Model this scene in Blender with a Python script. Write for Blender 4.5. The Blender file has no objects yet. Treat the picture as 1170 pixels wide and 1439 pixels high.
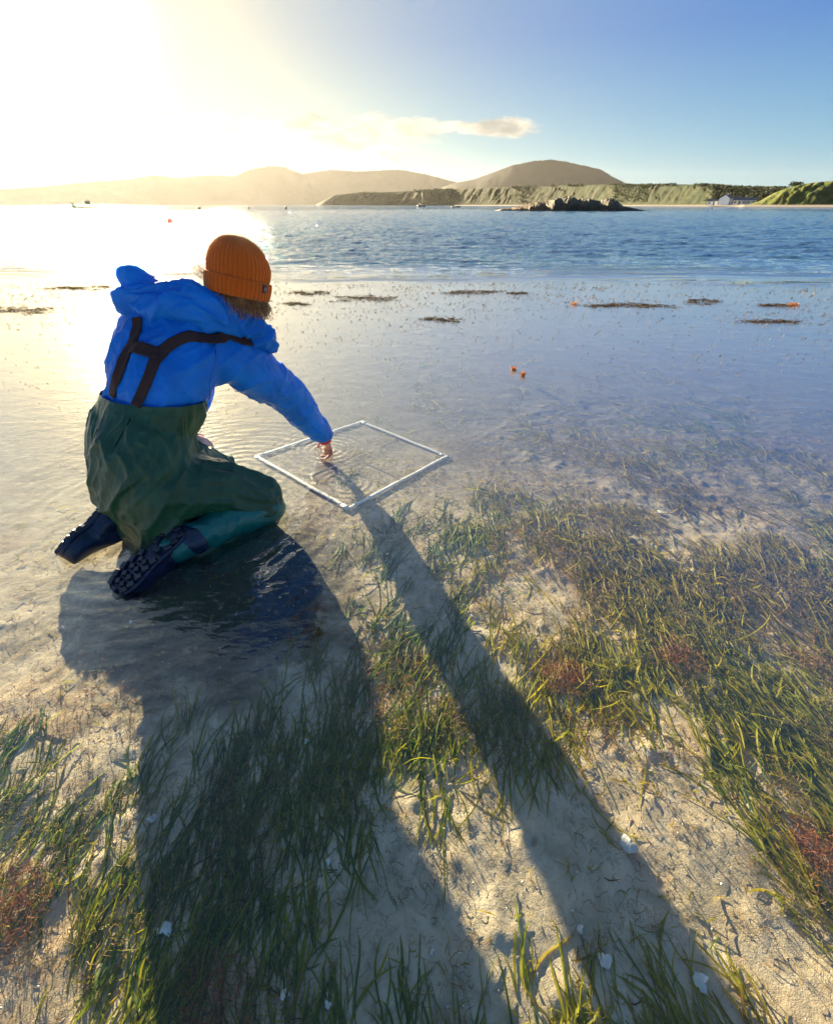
import bpy, bmesh, math, random
import numpy as np
from mathutils import Vector, Matrix, noise as mnoise

random.seed(7); rng = np.random.default_rng(7)
R = math.radians
scene = bpy.context.scene
COL = scene.collection

V = Vector
# ------------------------------------------------------------------ camera
EYE = 1.18
cam = bpy.data.cameras.new('camera'); camo = bpy.data.objects.new('camera', cam); COL.objects.link(camo)
cam.sensor_fit = 'VERTICAL'; cam.sensor_height = 36.0; cam.sensor_width = 36.0
cam.lens = 16.01; cam.clip_start = 0.02; cam.clip_end = 40000
camo.location = (0, 0, EYE); camo.rotation_euler = (R(90 - 34), 0, 0)
scene.camera = camo

# ------------------------------------------------------------------ sun, sky, exposure
SUN_EL, SUN_AZ = R(13.0), R(-30.3)            # azimuth from +Y, negative towards -X
S = Vector((math.sin(SUN_AZ) * math.cos(SUN_EL), math.cos(SUN_AZ) * math.cos(SUN_EL), math.sin(SUN_EL)))
sl = bpy.data.lights.new('sun', 'SUN'); sl.energy = 4.5; sl.angle = R(0.55); sl.color = (1.0, 0.80, 0.50)
so = bpy.data.objects.new('sun', sl); COL.objects.link(so); so.rotation_euler = S.to_track_quat('Z', 'Y').to_euler()
scene.view_settings.view_transform = 'Standard'; scene.view_settings.look = 'None'
scene.view_settings.gamma = 1.0; scene.view_settings.use_curve_mapping = False
scene.view_settings.exposure = 3.2
scene.cycles.use_denoising = True
scene.cycles.max_bounces = 8; scene.cycles.transparent_max_bounces = 16
scene.cycles.diffuse_bounces = 3; scene.cycles.glossy_bounces = 3; scene.cycles.volume_bounces = 0
scene.cycles.sample_clamp_indirect = 4.0

class NT:
    """small wrapper that makes node graphs readable"""
    def __init__(s, tree): s.t = tree; s.n = tree.nodes; s.n.clear()
    def __call__(s, typ, ins=None, **kw):
        n = s.n.new(typ)
        for k, v in kw.items(): setattr(n, k, v)
        for k, v in (ins or {}).items(): s.put(n.inputs[k], v)
        return n
    def put(s, sock, v):
        if isinstance(v, bpy.types.NodeSocket): s.t.links.new(v, sock)
        elif isinstance(v, bpy.types.Node): s.t.links.new(v.outputs[0], sock)
        else:
            try: sock.default_value = v
            except Exception: sock.default_value = tuple(v) + (1.0,)
    def math(s, op, a, b=0.0, c=0.0, clamp=False):
        n = s.n.new('ShaderNodeMath'); n.operation = op; n.use_clamp = clamp
        s.put(n.inputs[0], a); s.put(n.inputs[1], b); s.put(n.inputs[2], c); return n.outputs[0]
    def vec(s, op, a, b=(0, 0, 0), out=0):
        n = s.n.new('ShaderNodeVectorMath'); n.operation = op
        s.put(n.inputs[0], a); s.put(n.inputs[1], b); return n.outputs[out]
    def mix(s, f, a, b, blend='MIX', clamp=False):
        n = s.n.new('ShaderNodeMix'); n.data_type = 'RGBA'; n.blend_type = blend; n.clamp_result = clamp
        s.put(n.inputs[0], f)
        s.put(n.inputs[6], a if not isinstance(a, tuple) else a + (1,) * (4 - len(a)))
        s.put(n.inputs[7], b if not isinstance(b, tuple) else b + (1,) * (4 - len(b)))
        return n.outputs[2]
    def ramp(s, f, *stops, interp='LINEAR'):
        n = s.n.new('ShaderNodeValToRGB'); n.color_ramp.interpolation = interp
        e = n.color_ramp.elements
        while len(e) < len(stops): e.new(0.5)
        for el, (p, c) in zip(e, stops):
            el.position = p; el.color = (c, c, c, 1) if isinstance(c, (int, float)) else tuple(c) + (1,)
        s.put(n.inputs[0], f); return n.outputs[0]
    def smooth(s, x, a, b, lo=0.0, hi=1.0):
        n = s.n.new('ShaderNodeMapRange'); n.interpolation_type = 'SMOOTHSTEP'
        for i, v in enumerate((x, a, b, lo, hi)): s.put(n.inputs[i], v)
        return n.outputs[0]
    def noise(s, v, scale, detail=4, rough=0.55, dist=0.0, out=0, dims='3D'):
        n = s.n.new('ShaderNodeTexNoise'); n.noise_dimensions = dims
        if v is not None: s.put(n.inputs['Vector'], v)
        n.inputs['Scale'].default_value = scale; n.inputs['Detail'].default_value = detail
        n.inputs['Roughness'].default_value = rough; n.inputs['Distortion'].default_value = dist
        return n.outputs[out]
    def mapping(s, v, scale=(1, 1, 1), rot=(0, 0, 0), loc=(0, 0, 0)):
        n = s.n.new('ShaderNodeMapping'); s.put(n.inputs[0], v)
        n.inputs['Location'].default_value = loc; n.inputs['Rotation'].default_value = rot; n.inputs['Scale'].default_value = scale
        return n.outputs[0]

world = bpy.data.worlds.new('World'); scene.world = world; world.use_nodes = True
w = NT(world.node_tree)
sky = w('ShaderNodeTexSky', sky_type='NISHITA', sun_disc=False, sun_elevation=SUN_EL, sun_rotation=SUN_AZ % (2 * math.pi),
        altitude=0.0, air_density=1.0, dust_density=0.9, ozone_density=2.0)
tc = w('ShaderNodeTexCoord').outputs['Generated']
dirn = w.vec('NORMALIZE', tc)
sep = w('ShaderNodeSeparateXYZ', {0: dirn})
elev = w.math('ARCSINE', sep.outputs[2])                       # radians
azim = w.math('ARCTAN2', sep.outputs[0], sep.outputs[1])
# aureole of the hazy sun
cosang = w.vec('DOT_PRODUCT', dirn, tuple(S), out=1)
ang = w.math('ARCCOSINE', w.math('MINIMUM', cosang, 0.99999))
def gauss(x, sig, amp):
    return w.math('MULTIPLY', w.math('EXPONENT', w.math('MULTIPLY', w.math('POWER', w.math('DIVIDE', x, sig), 2.0), -1.0)), amp)
core = gauss(ang, R(4.3), 14.0)
gold = gauss(ang, R(9.5), 1.7)
wide = w.math('MULTIPLY', w.math('EXPONENT', w.math('MULTIPLY', ang, -1 / R(21.0))), 1.5)
edeg = w.math('MULTIPLY', elev, 180 / math.pi); adeg = w.math('MULTIPLY', azim, 180 / math.pi)
low = w.math('MULTIPLY', w.math('EXPONENT', w.math('MULTIPLY', w.math('ABSOLUTE', edeg), -1 / 9.0)),
             w.math('MULTIPLY', w.math('EXPONENT', w.math('MULTIPLY', ang, -1 / R(14.0))), 1.9))
grad = w.ramp(w.math('DIVIDE', edeg, 60.0), (0.0, (0.50, 1.10, 1.35)), (0.07, (0.26, 0.88, 1.38)), (0.20, (0.03, 0.42, 1.30)), (0.38, (0.08, 0.38, 1.12)), (0.65, (0.20, 0.48, 1.05)), (1.0, (0.24, 0.48, 0.92)))
skyn = w('ShaderNodeHueSaturation', {'Saturation': 1.3, 'Value': 0.45, 'Color': sky.outputs[0]}).outputs[0]
skyc = w.mix(0.92, skyn, grad)
skyc = w.mix(gauss(ang, R(30.0), 0.85), skyc, w.mix(1.0, skyc, (1.15, 0.86, 0.42), 'MULTIPLY'))      # the low sun reddens the air around it
def addc(base, fac, colr):
    return w.mix(1.0, base, w.vec('SCALE', colr, (0, 0, 0)) if False else w.mix(1.0, colr, w('ShaderNodeCombineColor', {0: fac, 1: fac, 2: fac}).outputs[0], 'MULTIPLY'), 'ADD')
# thin cloud bank low over the hills
cv = w('ShaderNodeCombineXYZ', {0: azim, 1: w.math('MULTIPLY', elev, 3.2), 2: 0.0}).outputs[0]
n1 = w.noise(cv, 10.0, 7, 0.60, 0.30)
n2 = w.noise(w.vec('ADD', cv, (3.1, 1.7, 0)), 3.0, 3, 0.5)
def bump1(x, c, wd):   # smooth bell
    return w.math('EXPONENT', w.math('MULTIPLY', w.math('POWER', w.math('DIVIDE', w.math('SUBTRACT', x, c), wd), 2.0), -1.0))
bank = w.math('MULTIPLY', bump1(edeg, 4.4, 2.5), w.smooth(adeg, 6.0, -9.0))
streak = w.math('MULTIPLY', bump1(edeg, 6.2, 0.75), bump1(adeg, 7.0, 9.0))
dens = w.math('ADD', w.math('MULTIPLY', n1, 1.0), w.math('ADD', w.math('MULTIPLY', bank, 0.56), w.math('MULTIPLY', streak, 0.42)))
cmask = w.smooth(dens, 0.66, 0.86)
base = skyc
base = addc(base, core, (1.0, 0.95, 0.70)); base = addc(base, gold, (1.0, 0.52, 0.0)); base = addc(base, wide, (1.0, 0.90, 0.56)); base = addc(base, low, (1.0, 0.56, 0.06))
lit = w.smooth(w.noise(w.vec('ADD', cv, (0.010, -0.028, 0)), 10.0, 7, 0.60, 0.30), 0.40, 0.68)
ccol = w.mix(lit, (2.3, 2.05, 1.6), (0.80, 0.78, 0.72))
ccol = addc(ccol, core, (1.0, 0.95, 0.80)); ccol = addc(ccol, gold, (1.0, 0.66, 0.15)); ccol = addc(ccol, w.math('MULTIPLY', wide, 0.5), (0.95, 0.85, 0.6)); ccol = addc(ccol, w.math('MULTIPLY', low, 0.5), (1.0, 0.66, 0.2))
final = w.mix(w.math('MULTIPLY', cmask, 0.9), base, ccol)
bg = w('ShaderNodeBackground', {'Color': final, 'Strength': 0.05})
wo = w('ShaderNodeOutputWorld', {'Surface': bg})

# ------------------------------------------------------------------ helpers
class MB:
    def __init__(s): s.v = []; s.f = []; s.n = 0; s.mi = []
    def add(s, verts, faces, mi=0):
        o = s.n; s.v.extend([tuple(p) for p in verts]); s.n += len(verts)
        s.f.extend([tuple(i + o for i in f) for f in faces]); s.mi.extend([mi] * len(faces))
    def box(s, c, size, rot=None, bev=0.0):
        hx, hy, hz = [q / 2 for q in size]
        vs = [Vector((x, y, z)) for x in (-hx, hx) for y in (-hy, hy) for z in (-hz, hz)]
        if rot is not None: vs = [rot @ q for q in vs]
        c = Vector(c); s.add([q + c for q in vs], [(0, 1, 3, 2), (4, 6, 7, 5), (0, 4, 5, 1), (2, 3, 7, 6), (0, 2, 6, 4), (1, 5, 7, 3)])
    def tube(s, pts, rad, seg=8, flat=1.0, up=Vector((0, 0, 1)), cap=True):
        pts = [Vector(p) for p in pts]; n = len(pts)
        if not hasattr(rad, '__len__'): rad = [rad] * n
        vs = []
        for i, p in enumerate(pts):
            t = (pts[min(i + 1, n - 1)] - pts[max(i - 1, 0)]).normalized()
            a = t.cross(up)
            if a.length < 1e-4: a = t.cross(Vector((1, 0, 0)))
            a.normalize(); b = a.cross(t).normalized()
            for k in range(seg):
                q = 2 * math.pi * k / seg
                vs.append(p + a * math.cos(q) * rad[i] + b * math.sin(q) * rad[i] * flat)
        fs = [(i * seg + k, i * seg + (k + 1) % seg, (i + 1) * seg + (k + 1) % seg, (i + 1) * seg + k) for i in range(n - 1) for k in range(seg)]
        if cap: fs += [tuple(range(seg))[::-1], tuple((n - 1) * seg + k for k in range(seg))]
        s.add(vs, fs)
    def mesh(s, name):
        m = bpy.data.meshes.new(name); m.from_pydata(s.v, [], s.f); m.update(); return m
    def build(s, name, mats, parent=None, smooth=True):
        m = s.mesh(name)
        mats = mats if isinstance(mats, (list, tuple)) else [mats]
        for q in mats: m.materials.append(q)
        if len(mats) > 1: m.polygons.foreach_set('material_index', s.mi)
        if smooth: m.polygons.foreach_set('use_smooth', [True] * len(m.polygons))
        o = bpy.data.objects.new(name, m); COL.objects.link(o)
        if parent is not None: o.parent = parent
        return o
def tag(o, label=None, cat=None, group=None, kind=None):
    if label: o['label'] = label
    if cat: o['category'] = cat
    if group: o['group'] = group
    if kind: o['kind'] = kind
    return o
def empty(name, loc=(0, 0, 0), rz=0.0):
    o = bpy.data.objects.new(name, None); o.empty_display_size = 0.1; COL.objects.link(o); o.location = loc; o.rotation_euler = (0, 0, rz); return o
def grid_mesh(name, X, Y, Z, mat):
    """X, Y, Z 2-D arrays"""
    r, c = X.shape
    co = np.stack([X, Y, Z], -1).reshape(-1, 3).astype(np.float32)
    i = np.arange(r * c).reshape(r, c)
    q = np.stack([i[:-1, :-1], i[:-1, 1:], i[1:, 1:], i[1:, :-1]], -1).reshape(-1, 4)
    return quads_mesh(name, co, q, mat)
def quads_mesh(name, co, q, mat, smooth=True, attr=None):
    m = bpy.data.meshes.new(name)
    m.vertices.add(len(co)); m.vertices.foreach_set('co', np.ascontiguousarray(co, dtype=np.float32).ravel())
    k = q.shape[1]
    m.loops.add(q.size); m.loops.foreach_set('vertex_index', np.ascontiguousarray(q, dtype=np.int32).ravel())
    m.polygons.add(len(q)); m.polygons.foreach_set('loop_start', np.arange(0, q.size, k, dtype=np.int32))
    m.polygons.foreach_set('loop_total', np.full(len(q), k, dtype=np.int32))
    if attr is not None:
        for an, av in attr.items():
            a = m.attributes.new(an, 'FLOAT', 'POINT'); a.data.foreach_set('value', np.ascontiguousarray(av, dtype=np.float32))
    m.update(calc_edges=True); m.validate()
    if smooth: m.polygons.foreach_set('use_smooth', np.ones(len(q), dtype=bool))
    if mat: m.materials.append(mat)
    o = bpy.data.objects.new(name, m); COL.objects.link(o); return o
# value noise on arrays (numpy), periodic lattice of random values
_LAT = rng.random((256, 256)).astype(np.float32)
def vnoise(x, y):
    xi = np.floor(x).astype(int); yi = np.floor(y).astype(int); fx = x - xi; fy = y - yi
    fx = fx * fx * (3 - 2 * fx); fy = fy * fy * (3 - 2 * fy)
    a = _LAT[xi & 255, yi & 255]; b = _LAT[(xi + 1) & 255, yi & 255]; c = _LAT[xi & 255, (yi + 1) & 255]; d = _LAT[(xi + 1) & 255, (yi + 1) & 255]
    return (a * (1 - fx) + b * fx) * (1 - fy) + (c * (1 - fx) + d * fx) * fy
def fbm(x, y, oct=4, gain=0.5):
    s = 0; a = 1; t = 0
    for k in range(oct):
        s = s + a * vnoise(x + 17.3 * k, y + 9.1 * k); t += a; a *= gain; x = x * 2.03; y = y * 2.03
    return s / t
def material(name):
    m = bpy.data.materials.new(name); m.use_nodes = True; return m, NT(m.node_tree)
def simple(name, col, rough=0.6, var=0.25, scale=8.0, bump=0.0, bscale=60.0, metal=0.0, sheen=0.0, spec=0.5, coords='Object', col2=None, trans=0.0, coat=0.0):
    m, t = material(name)
    v = t('ShaderNodeTexCoord').outputs[coords]
    n = t.noise(v, scale, 5, 0.6)
    c2 = col2 or tuple(min(1, c * (1 + var)) for c in col); c1 = tuple(c * (1 - var) for c in col) if col2 is None else col
    c = t.mix(t.smooth(n, 0.35, 0.65), c1, c2)
    p = t('ShaderNodeBsdfPrincipled', {'Base Color': c, 'Roughness': rough, 'Metallic': metal, 'Sheen Weight': sheen, 'Specular IOR Level': spec, 'Coat Weight': coat})
    if bump > 0:
        b = t('ShaderNodeBump', {'Height': t.noise(v, bscale, 4, 0.6), 'Strength': 1.0, 'Distance': bump}); t.put(p.inputs['Normal'], b)
    out = p.outputs[0]
    if trans > 0:
        tr = t('ShaderNodeBsdfTranslucent', {'Color': c}); mx = t('ShaderNodeMixShader', {0: trans, 1: p, 2: tr}); out = mx.outputs[0]
    t('ShaderNodeOutputMaterial', {'Surface': out}); return m

# ------------------------------------------------------------------ the shallow bed: one sheet to the horizon
def graded(fine, step, far, growth):
    a = list(np.arange(0, fine + 1e-6, step)); s = step
    while a[-1] < far: s *= growth; a.append(min(far, a[-1] + s))
    return np.array(a)
gx = graded(2.4, 0.011, 6250, 1.16); gx = np.concatenate([-gx[:0:-1], gx])
gy = np.concatenate([-graded(0.25, 0.02, 3000, 1.35)[:0:-1], graded(3.3, 0.011, 6250, 1.10)])
DEPTH = 0.068
def bed_height(X, Y):
    r = np.hypot(X, Y)
    f = np.clip(1 - (r - 4) / 8, 0.15, 1)
    lump = fbm(X * 3.1, Y * 3.1, 3) - 0.5
    fine = fbm(X * 13 + 40, Y * 13 + 7, 4, 0.6) - 0.5
    casts = np.clip(fbm(X * 24 + 3, Y * 24 + 9, 2) - 0.60, 0, 1) * 0.10
    flat_ = np.clip((Y - 1.55) / 0.25, 0, 1) * np.clip((3.4 - Y) / 0.4, 0, 1) * np.clip((0.55 - X) / 0.3, 0, 1) * np.clip((X + 1.5) / 0.3, 0, 1)
    f = f * (1 - 0.8 * flat_)                                           # smooth silt under the survey frame
    z = -DEPTH + (lump * 0.030 + fine * 0.012 + casts * 0.25) * f * (1 - 0.75 * np.clip((Y - 0.9) / 0.6, 0, 1) * np.clip((0.35 - X) / 0.5, 0, 1))
    z = z - 0.030 * np.exp(-((X - 0.272) ** 2 + (Y - 0.448) ** 2) / 0.006 ** 2) + 0.010 * np.exp(-((X - 0.272) ** 2 + (Y - 0.448) ** 2) / 0.03 ** 2)   # lugworm hole
    z = z - np.clip((Y - 1.6) / 8, 0, 1) * 0.03                         # slightly deeper beyond the quadrat
    z = z - np.clip((r - 12) / 25, 0, 1) * 3.0
    return z
X, Y = np.meshgrid(gx, gy)
m_bed, t = material('silty_sand')
P3 = t('ShaderNodeNewGeometry').outputs['Position']
n_big = t.noise(P3, 2.2, 4, 0.6, 0.4); n_mid = t.noise(P3, 9, 6, 0.65, 0.6); n_f = t.noise(P3, 60, 5, 0.7); n_g = t.noise(P3, 420, 2, 0.6)
c = t.mix(t.smooth(n_mid, 0.30, 0.72), (0.42, 0.33, 0.21), (0.70, 0.58, 0.42))
c = t.mix(t.math('MULTIPLY', t.smooth(n_big, 0.50, 0.68), 0.55), c, (0.42, 0.24, 0.10))             # ochre algal film
c = t.mix(t.math('MULTIPLY', t.smooth(t.noise(P3, 5.0, 5, 0.7, 0.8), 0.56, 0.68), 0.45), c, (0.24, 0.21, 0.17))
c = t.mix(t.math('MULTIPLY', t.smooth(n_f, 0.56, 0.72), 0.5), c, (0.18, 0.14, 0.09))
c = t.mix(t.math('MULTIPLY', t.smooth(n_g, 0.62, 0.74), 0.6), c, (0.75, 0.71, 0.64))
h = t.math('ADD', t.math('MULTIPLY', n_f, 0.7), t.math('MULTIPLY', n_g, 0.2))
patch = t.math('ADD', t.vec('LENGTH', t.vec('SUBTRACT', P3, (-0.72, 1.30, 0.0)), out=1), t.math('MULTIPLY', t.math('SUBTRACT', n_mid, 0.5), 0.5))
c = t.mix(t.smooth(patch, 0.66, 0.34, 0.0, 0.93), c, (0.030, 0.028, 0.018))                           # dark reflection of the kneeling body, painted into the bed colour
spots = t.noise(P3, 17, 5, 0.75, 1.2)
c = t.mix(t.math('MULTIPLY', t.smooth(spots, 0.55, 0.66), 0.50), c, (0.20, 0.145, 0.085))
c = t.mix(t.math('MULTIPLY', t.smooth(t.noise(P3, 26, 4, 0.7, 0.8), 0.56, 0.68), 0.5), c, (0.52, 0.33, 0.18))
sy = t('ShaderNodeSeparateXYZ', {0: P3}).outputs[1]
c = t.mix(t.smooth(t.math('ADD', sy, t.math('MULTIPLY', t.math('SUBTRACT', n_big, 0.5), 1.2)), 1.2, 3.1, 0.0, 0.85), c, (0.135, 0.13, 0.125))                                # dark muddy weed film further out
b = t('ShaderNodeBump', {'Height': h, 'Strength': 1.0, 'Distance': 0.0045})
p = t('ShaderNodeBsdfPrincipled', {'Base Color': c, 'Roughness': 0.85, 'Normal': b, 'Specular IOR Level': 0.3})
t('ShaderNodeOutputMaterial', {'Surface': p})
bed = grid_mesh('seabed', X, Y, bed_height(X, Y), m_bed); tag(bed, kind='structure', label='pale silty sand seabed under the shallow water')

# ------------------------------------------------------------------ water
HAND = (-0.513, 2.397); PERSON = (-1.0, 1.7)
ang_f = np.arange(-54, 54.01, 0.17); ang_b = np.arange(56, 304.1, 6.0)
th = np.radians(np.concatenate([ang_f, ang_b, [306.0]]))
rr = np.concatenate([[0.02], np.geomspace(0.2, 11.0, 70), np.geomspace(11.05, 170, 470), np.geomspace(175, 6300, 60)])
TH, RR = np.meshgrid(th, rr)
WX = RR * np.sin(TH); WY = RR * np.cos(TH)
Z = np.zeros_like(WX)
choppy = np.clip((WY - 9.5 + 2.5 * (fbm(WX * 0.22, WY * 0.6, 3) - 0.5) * 2) / 6.0, 0, 1)
for k in range(34):
    L = 0.22 * 1.085 ** k                                             # wavelengths 0.2 .. 3.3 m
    a = rng.normal(0, 0.55) + 0.25                                    # wave heading around +Y
    d = (math.sin(a), math.cos(a)); ph = rng.random() * 6.28
    res = np.clip(1.6 - RR * 0.0062 * 2.2 / L * 0.9, 0, 1)            # drop waves the mesh cannot carry
    s_ = np.sin((WX * d[0] + WY * d[1]) * 2 * math.pi / L + ph)
    Z += res * 0.0095 * L ** 0.75 * (1 - np.abs(s_)) ** 1.0 * choppy * (0.55 + 0.9 * fbm(WX / (6 * L) + k, WY / (6 * L), 2)) - res * 0.0095 * L ** 0.75 * 0.36 * choppy
Z *= np.clip(1.3 - RR / 400, 0.15, 1)
m_water, t = material('sea_water')
P3 = t('ShaderNodeNewGeometry').outputs['Position']
sx = t('ShaderNodeSeparateXYZ', {0: P3})
py = sx.outputs[1]
edge_n = t.math('MULTIPLY', t.math('SUBTRACT', t.noise(t.mapping(P3, (0.25, 0.8, 1)), 0.6, 4), 0.5), 9.0)
rough_z = t.smooth(t.math('ADD', py, edge_n), 9.0, 16.0)
# calm near water: faint capillary ripples, rings round the hand and the kneeling body
n_c1 = t.noise(t.mapping(P3, (1, 1.6, 1)), 5.0, 3, 0.5, 0.3)
n_c2 = t.noise(t.mapping(P3, (1, 2.2, 1), (0, 0, 0.5)), 22.0, 3, 0.5, 0.2)
def rings(cx, cy, wl, decay, r0):
    d = t.vec('LENGTH', t.vec('SUBTRACT', P3, (cx, cy, 0.0)), out=1)
    dd = t.math('ADD', d, t.math('MULTIPLY', t.noise(P3, 3.0, 2), 0.05))
    s = t.math('SINE', t.math('MULTIPLY', dd, 2 * math.pi / wl))
    e = t.math('EXPONENT', t.math('MULTIPLY', t.math('MAXIMUM', t.math('SUBTRACT', d, r0), 0.0), -1 / decay))
    return t.math('MULTIPLY', s, e)
r1 = rings(HAND[0], HAND[1], 0.045, 0.16, 0.03)
r2 = rings(PERSON[0] - 0.1, PERSON[1], 0.075, 0.45, 0.45)
r3 = rings(-0.95, 2.15, 0.060, 0.30, 0.05)
hgt = t.math('MULTIPLY', n_c1, 0.006)
hgt = t.math('ADD', hgt, t.math('MULTIPLY', n_c2, 0.0018))
hgt = t.math('ADD', hgt, t.math('MULTIPLY', r1, 0.0020))
hgt = t.math('ADD', hgt, t.math('MULTIPLY', t.math('MULTIPLY', r2, t.smooth(n_c1, 0.35, 0.6)), 0.0013))
hgt = t.math('ADD', hgt, t.math('MULTIPLY', r3, 0.0016))
far1 = t.noise(t.mapping(P3, (0.55, 1.0, 1)), 2.6, 5, 0.62, 0.3)
far2 = t.noise(t.mapping(P3, (0.35, 1.0, 1)), 0.45, 6, 0.62)
hfar = t.math('ADD', t.math('MULTIPLY', far1, 0.26), t.math('MULTIPLY', far2, 0.5))
hh = t.math('ADD', hgt, t.math('MULTIPLY', hfar, rough_z))
b = t('ShaderNodeBump', {'Height': hh, 'Strength': 1.0, 'Distance': 1.0})
# Schlick reflectance, the same from above and from below (the thin sheet bends no light)
ndi = t.math('ABSOLUTE', t.vec('DOT_PRODUCT', b, t('ShaderNodeNewGeometry').outputs['Incoming'], out=1))
fr = t.math('ADD', 0.035, t.math('MULTIPLY', t.math('POWER', t.math('SUBTRACT', 1.0, ndi, clamp=True), 2.15), 0.965), clamp=True)
gl = t('ShaderNodeBsdfGlossy', {'Color': (1, 1, 1, 1), 'Roughness': 0.03, 'Normal': b})
clear = t('ShaderNodeBsdfTransparent', {'Color': (0.93, 0.975, 0.97, 1)})
deep = t('ShaderNodeBsdfDiffuse', {'Color': (0.030, 0.080, 0.135, 1)})
murk = t('ShaderNodeBsdfDiffuse', {'Color': (0.20, 0.215, 0.25, 1)})
body = t('ShaderNodeMixShader', {0: t.smooth(py, 1.2, 5.0, 0.0, 0.30), 1: clear, 2: murk})
body = t('ShaderNodeMixShader', {0: t.smooth(py, 8.0, 13.0), 1: body, 2: deep})
mx = t('ShaderNodeMixShader', {0: fr, 1: body, 2: gl})
t('ShaderNodeOutputMaterial', {'Surface': mx})
water = grid_mesh('water', WX, WY, Z, m_water); tag(water, kind='structure', label='clear shallow sea water turning choppy and blue further out')

def ell(mb, c, r, rot=None, seg=20, rings=12):
    vs, fs = [], []
    for i in range(rings + 1):
        a = math.pi * i / rings
        for k in range(seg):
            b = 2 * math.pi * k / seg
            p = V((r[0] * math.sin(a) * math.cos(b), r[1] * math.sin(a) * math.sin(b), r[2] * math.cos(a)))
            if rot is not None: p = rot @ p
            vs.append(p + V(c))
    for i in range(rings):
        for k in range(seg):
            fs.append((i * seg + k, (i + 1) * seg + k, (i + 1) * seg + (k + 1) % seg, i * seg + (k + 1) % seg))
    mb.add(vs, fs)

# ------------------------------------------------------------------ far shore and hills (distances in metres)
def interp(x, tab): return np.interp(x, [a for a, _ in tab], [b for _, b in tab])
def terrain_mat(name, lows, highs, scale, rock=None):
    m, t = material(name); P_ = t('ShaderNodeNewGeometry').outputs['Position']; N_ = t('ShaderNodeNewGeometry').outputs['Normal']
    n = t.noise(P_, scale, 6, 0.65, 0.4); n2 = t.noise(P_, scale * 5, 5, 0.7)
    c = t.mix(t.smooth(n, 0.36, 0.64), lows, highs); c = t.mix(t.math('MULTIPLY', t.smooth(n2, 0.5, 0.7), 0.55), c, tuple(q * 0.4 for q in lows))
    if rock: c = t.mix(t.math('MULTIPLY', t.smooth(t.noise(P_, scale * 2.3, 5, 0.7), 0.52, 0.66), 0.7), c, rock)
    b = t('ShaderNodeBump', {'Height': n2, 'Strength': 1.0, 'Distance': 0.35})
    t('ShaderNodeOutputMaterial', {'Surface': t('ShaderNodeBsdfPrincipled', {'Base Color': c, 'Roughness': 0.9, 'Normal': b, 'Specular IOR Level': 0.1})}); return m
def ridge(name, prof, dist, depth, mat, na, nd, lump, gully=0.0, gfreq=60, back=1.2, lean=0.0, dome=0.0):
    """a hill mass: crest height follows prof (azimuth, elevation in degrees), its foot lies at dist(azimuth)"""
    az = np.linspace(prof[0][0], prof[-1][0], na); s = np.concatenate([np.linspace(0, 1, nd), np.linspace(1.08, 1 + back, nd // 3)])
    A, Sd = np.meshgrid(az, s); D0 = dist(A); Rr = D0 + depth * Sd
    H = np.tan(np.radians(interp(A, prof))) * (D0 + depth) + EYE
    shape = np.where(Sd <= 1, dome * np.sin(np.clip(Sd, 0, 1) * math.pi / 2) ** 1.15 + (1 - dome) * np.clip(Sd, 0, 1) ** 0.95, np.clip(1 - (Sd - 1) / back, 0, 1) ** 1.5)
    u = A * gfreq / 10; wob = fbm(u * 0.35 + 5, Sd * 3, 3) * 1.5
    gl = np.abs(vnoise(u + wob + Sd * lean, Sd * 1.2 + 3) * 2 - 1)
    nz = fbm(A * 1.7 + 40, Sd * 5 + A * 0.2, 5, 0.55) - 0.5
    face = np.sin(np.clip(Sd, 0, 1) * math.pi)
    Zz = H * (shape + face * (nz * lump + (gl - 0.5) * gully)) + H * 0.03 * (fbm(A * 9, Sd * 9, 3) - 0.5) * (Sd > 0.9)
    Zz = np.maximum(Zz, -1.5); Zz[0] = -1.5
    a = np.radians(A); o = grid_mesh(name, Rr * np.sin(a), Rr * np.cos(a), Zz, mat); return o
m_far = terrain_mat('distant_hill_ground', (0.010, 0.013, 0.013), (0.018, 0.020, 0.019), 0.0015)
m_cliff = terrain_mat('grassy_cliff', (0.008, 0.018, 0.006), (0.022, 0.030, 0.009), 0.035, rock=(0.034, 0.028, 0.014))
m_bluff = terrain_mat('grassy_bluff', (0.025, 0.05, 0.010), (0.10, 0.11, 0.02), 0.05, rock=(0.13, 0.11, 0.04))
far_prof = [(-46, 0.9), (-40.22, 1.19), (-36.72, 1.06), (-33.73, 1.3), (-29.93, 1.71), (-27.08, 1.91), (-24.95, 2.26), (-22.9, 2.09), (-20.35, 2.34), (-17.79, 2.30), (-16.37, 2.84), (-14.46, 3.14), (-12.99, 3.1), (-12.22, 2.78), (-11.36, 2.56), (-8.53, 2.92), (-6.08, 2.77), (-1.79, 2.95), (1.08, 2.55), (3.98, 1.91), (6.17, 1.55), (9.78, 1.18), (13, 0.6)]
mid_prof = [(-2.5, 0.3), (1.1, 1.08), (3.99, 1.85), (5.77, 2.14), (7.5, 2.65), (9.54, 3.25), (11.56, 3.56), (13.24, 3.65), (14.95, 3.4), (17.0, 2.99), (17.8, 2.87), (19.1, 2.25), (20.51, 1.68), (23.69, 1.43), (27.89, 1.17), (39.48, 0.93), (46, 0.8)]
cliff_prof = [(-10.4, 0.0), (-9.29, 0.47), (-8.39, 0.83), (-6.21, 1.02), (-1.83, 1.14), (1.1, 1.26), (5.46, 1.37), (8.33, 1.48), (12.55, 1.52), (15.27, 1.62), (18.59, 1.65), (21.8, 1.56), (25.45, 1.57), (27.79, 1.48), (30.07, 1.3), (32.22, 1.22), (40.26, 1.1), (50, 1.0)]
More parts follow.
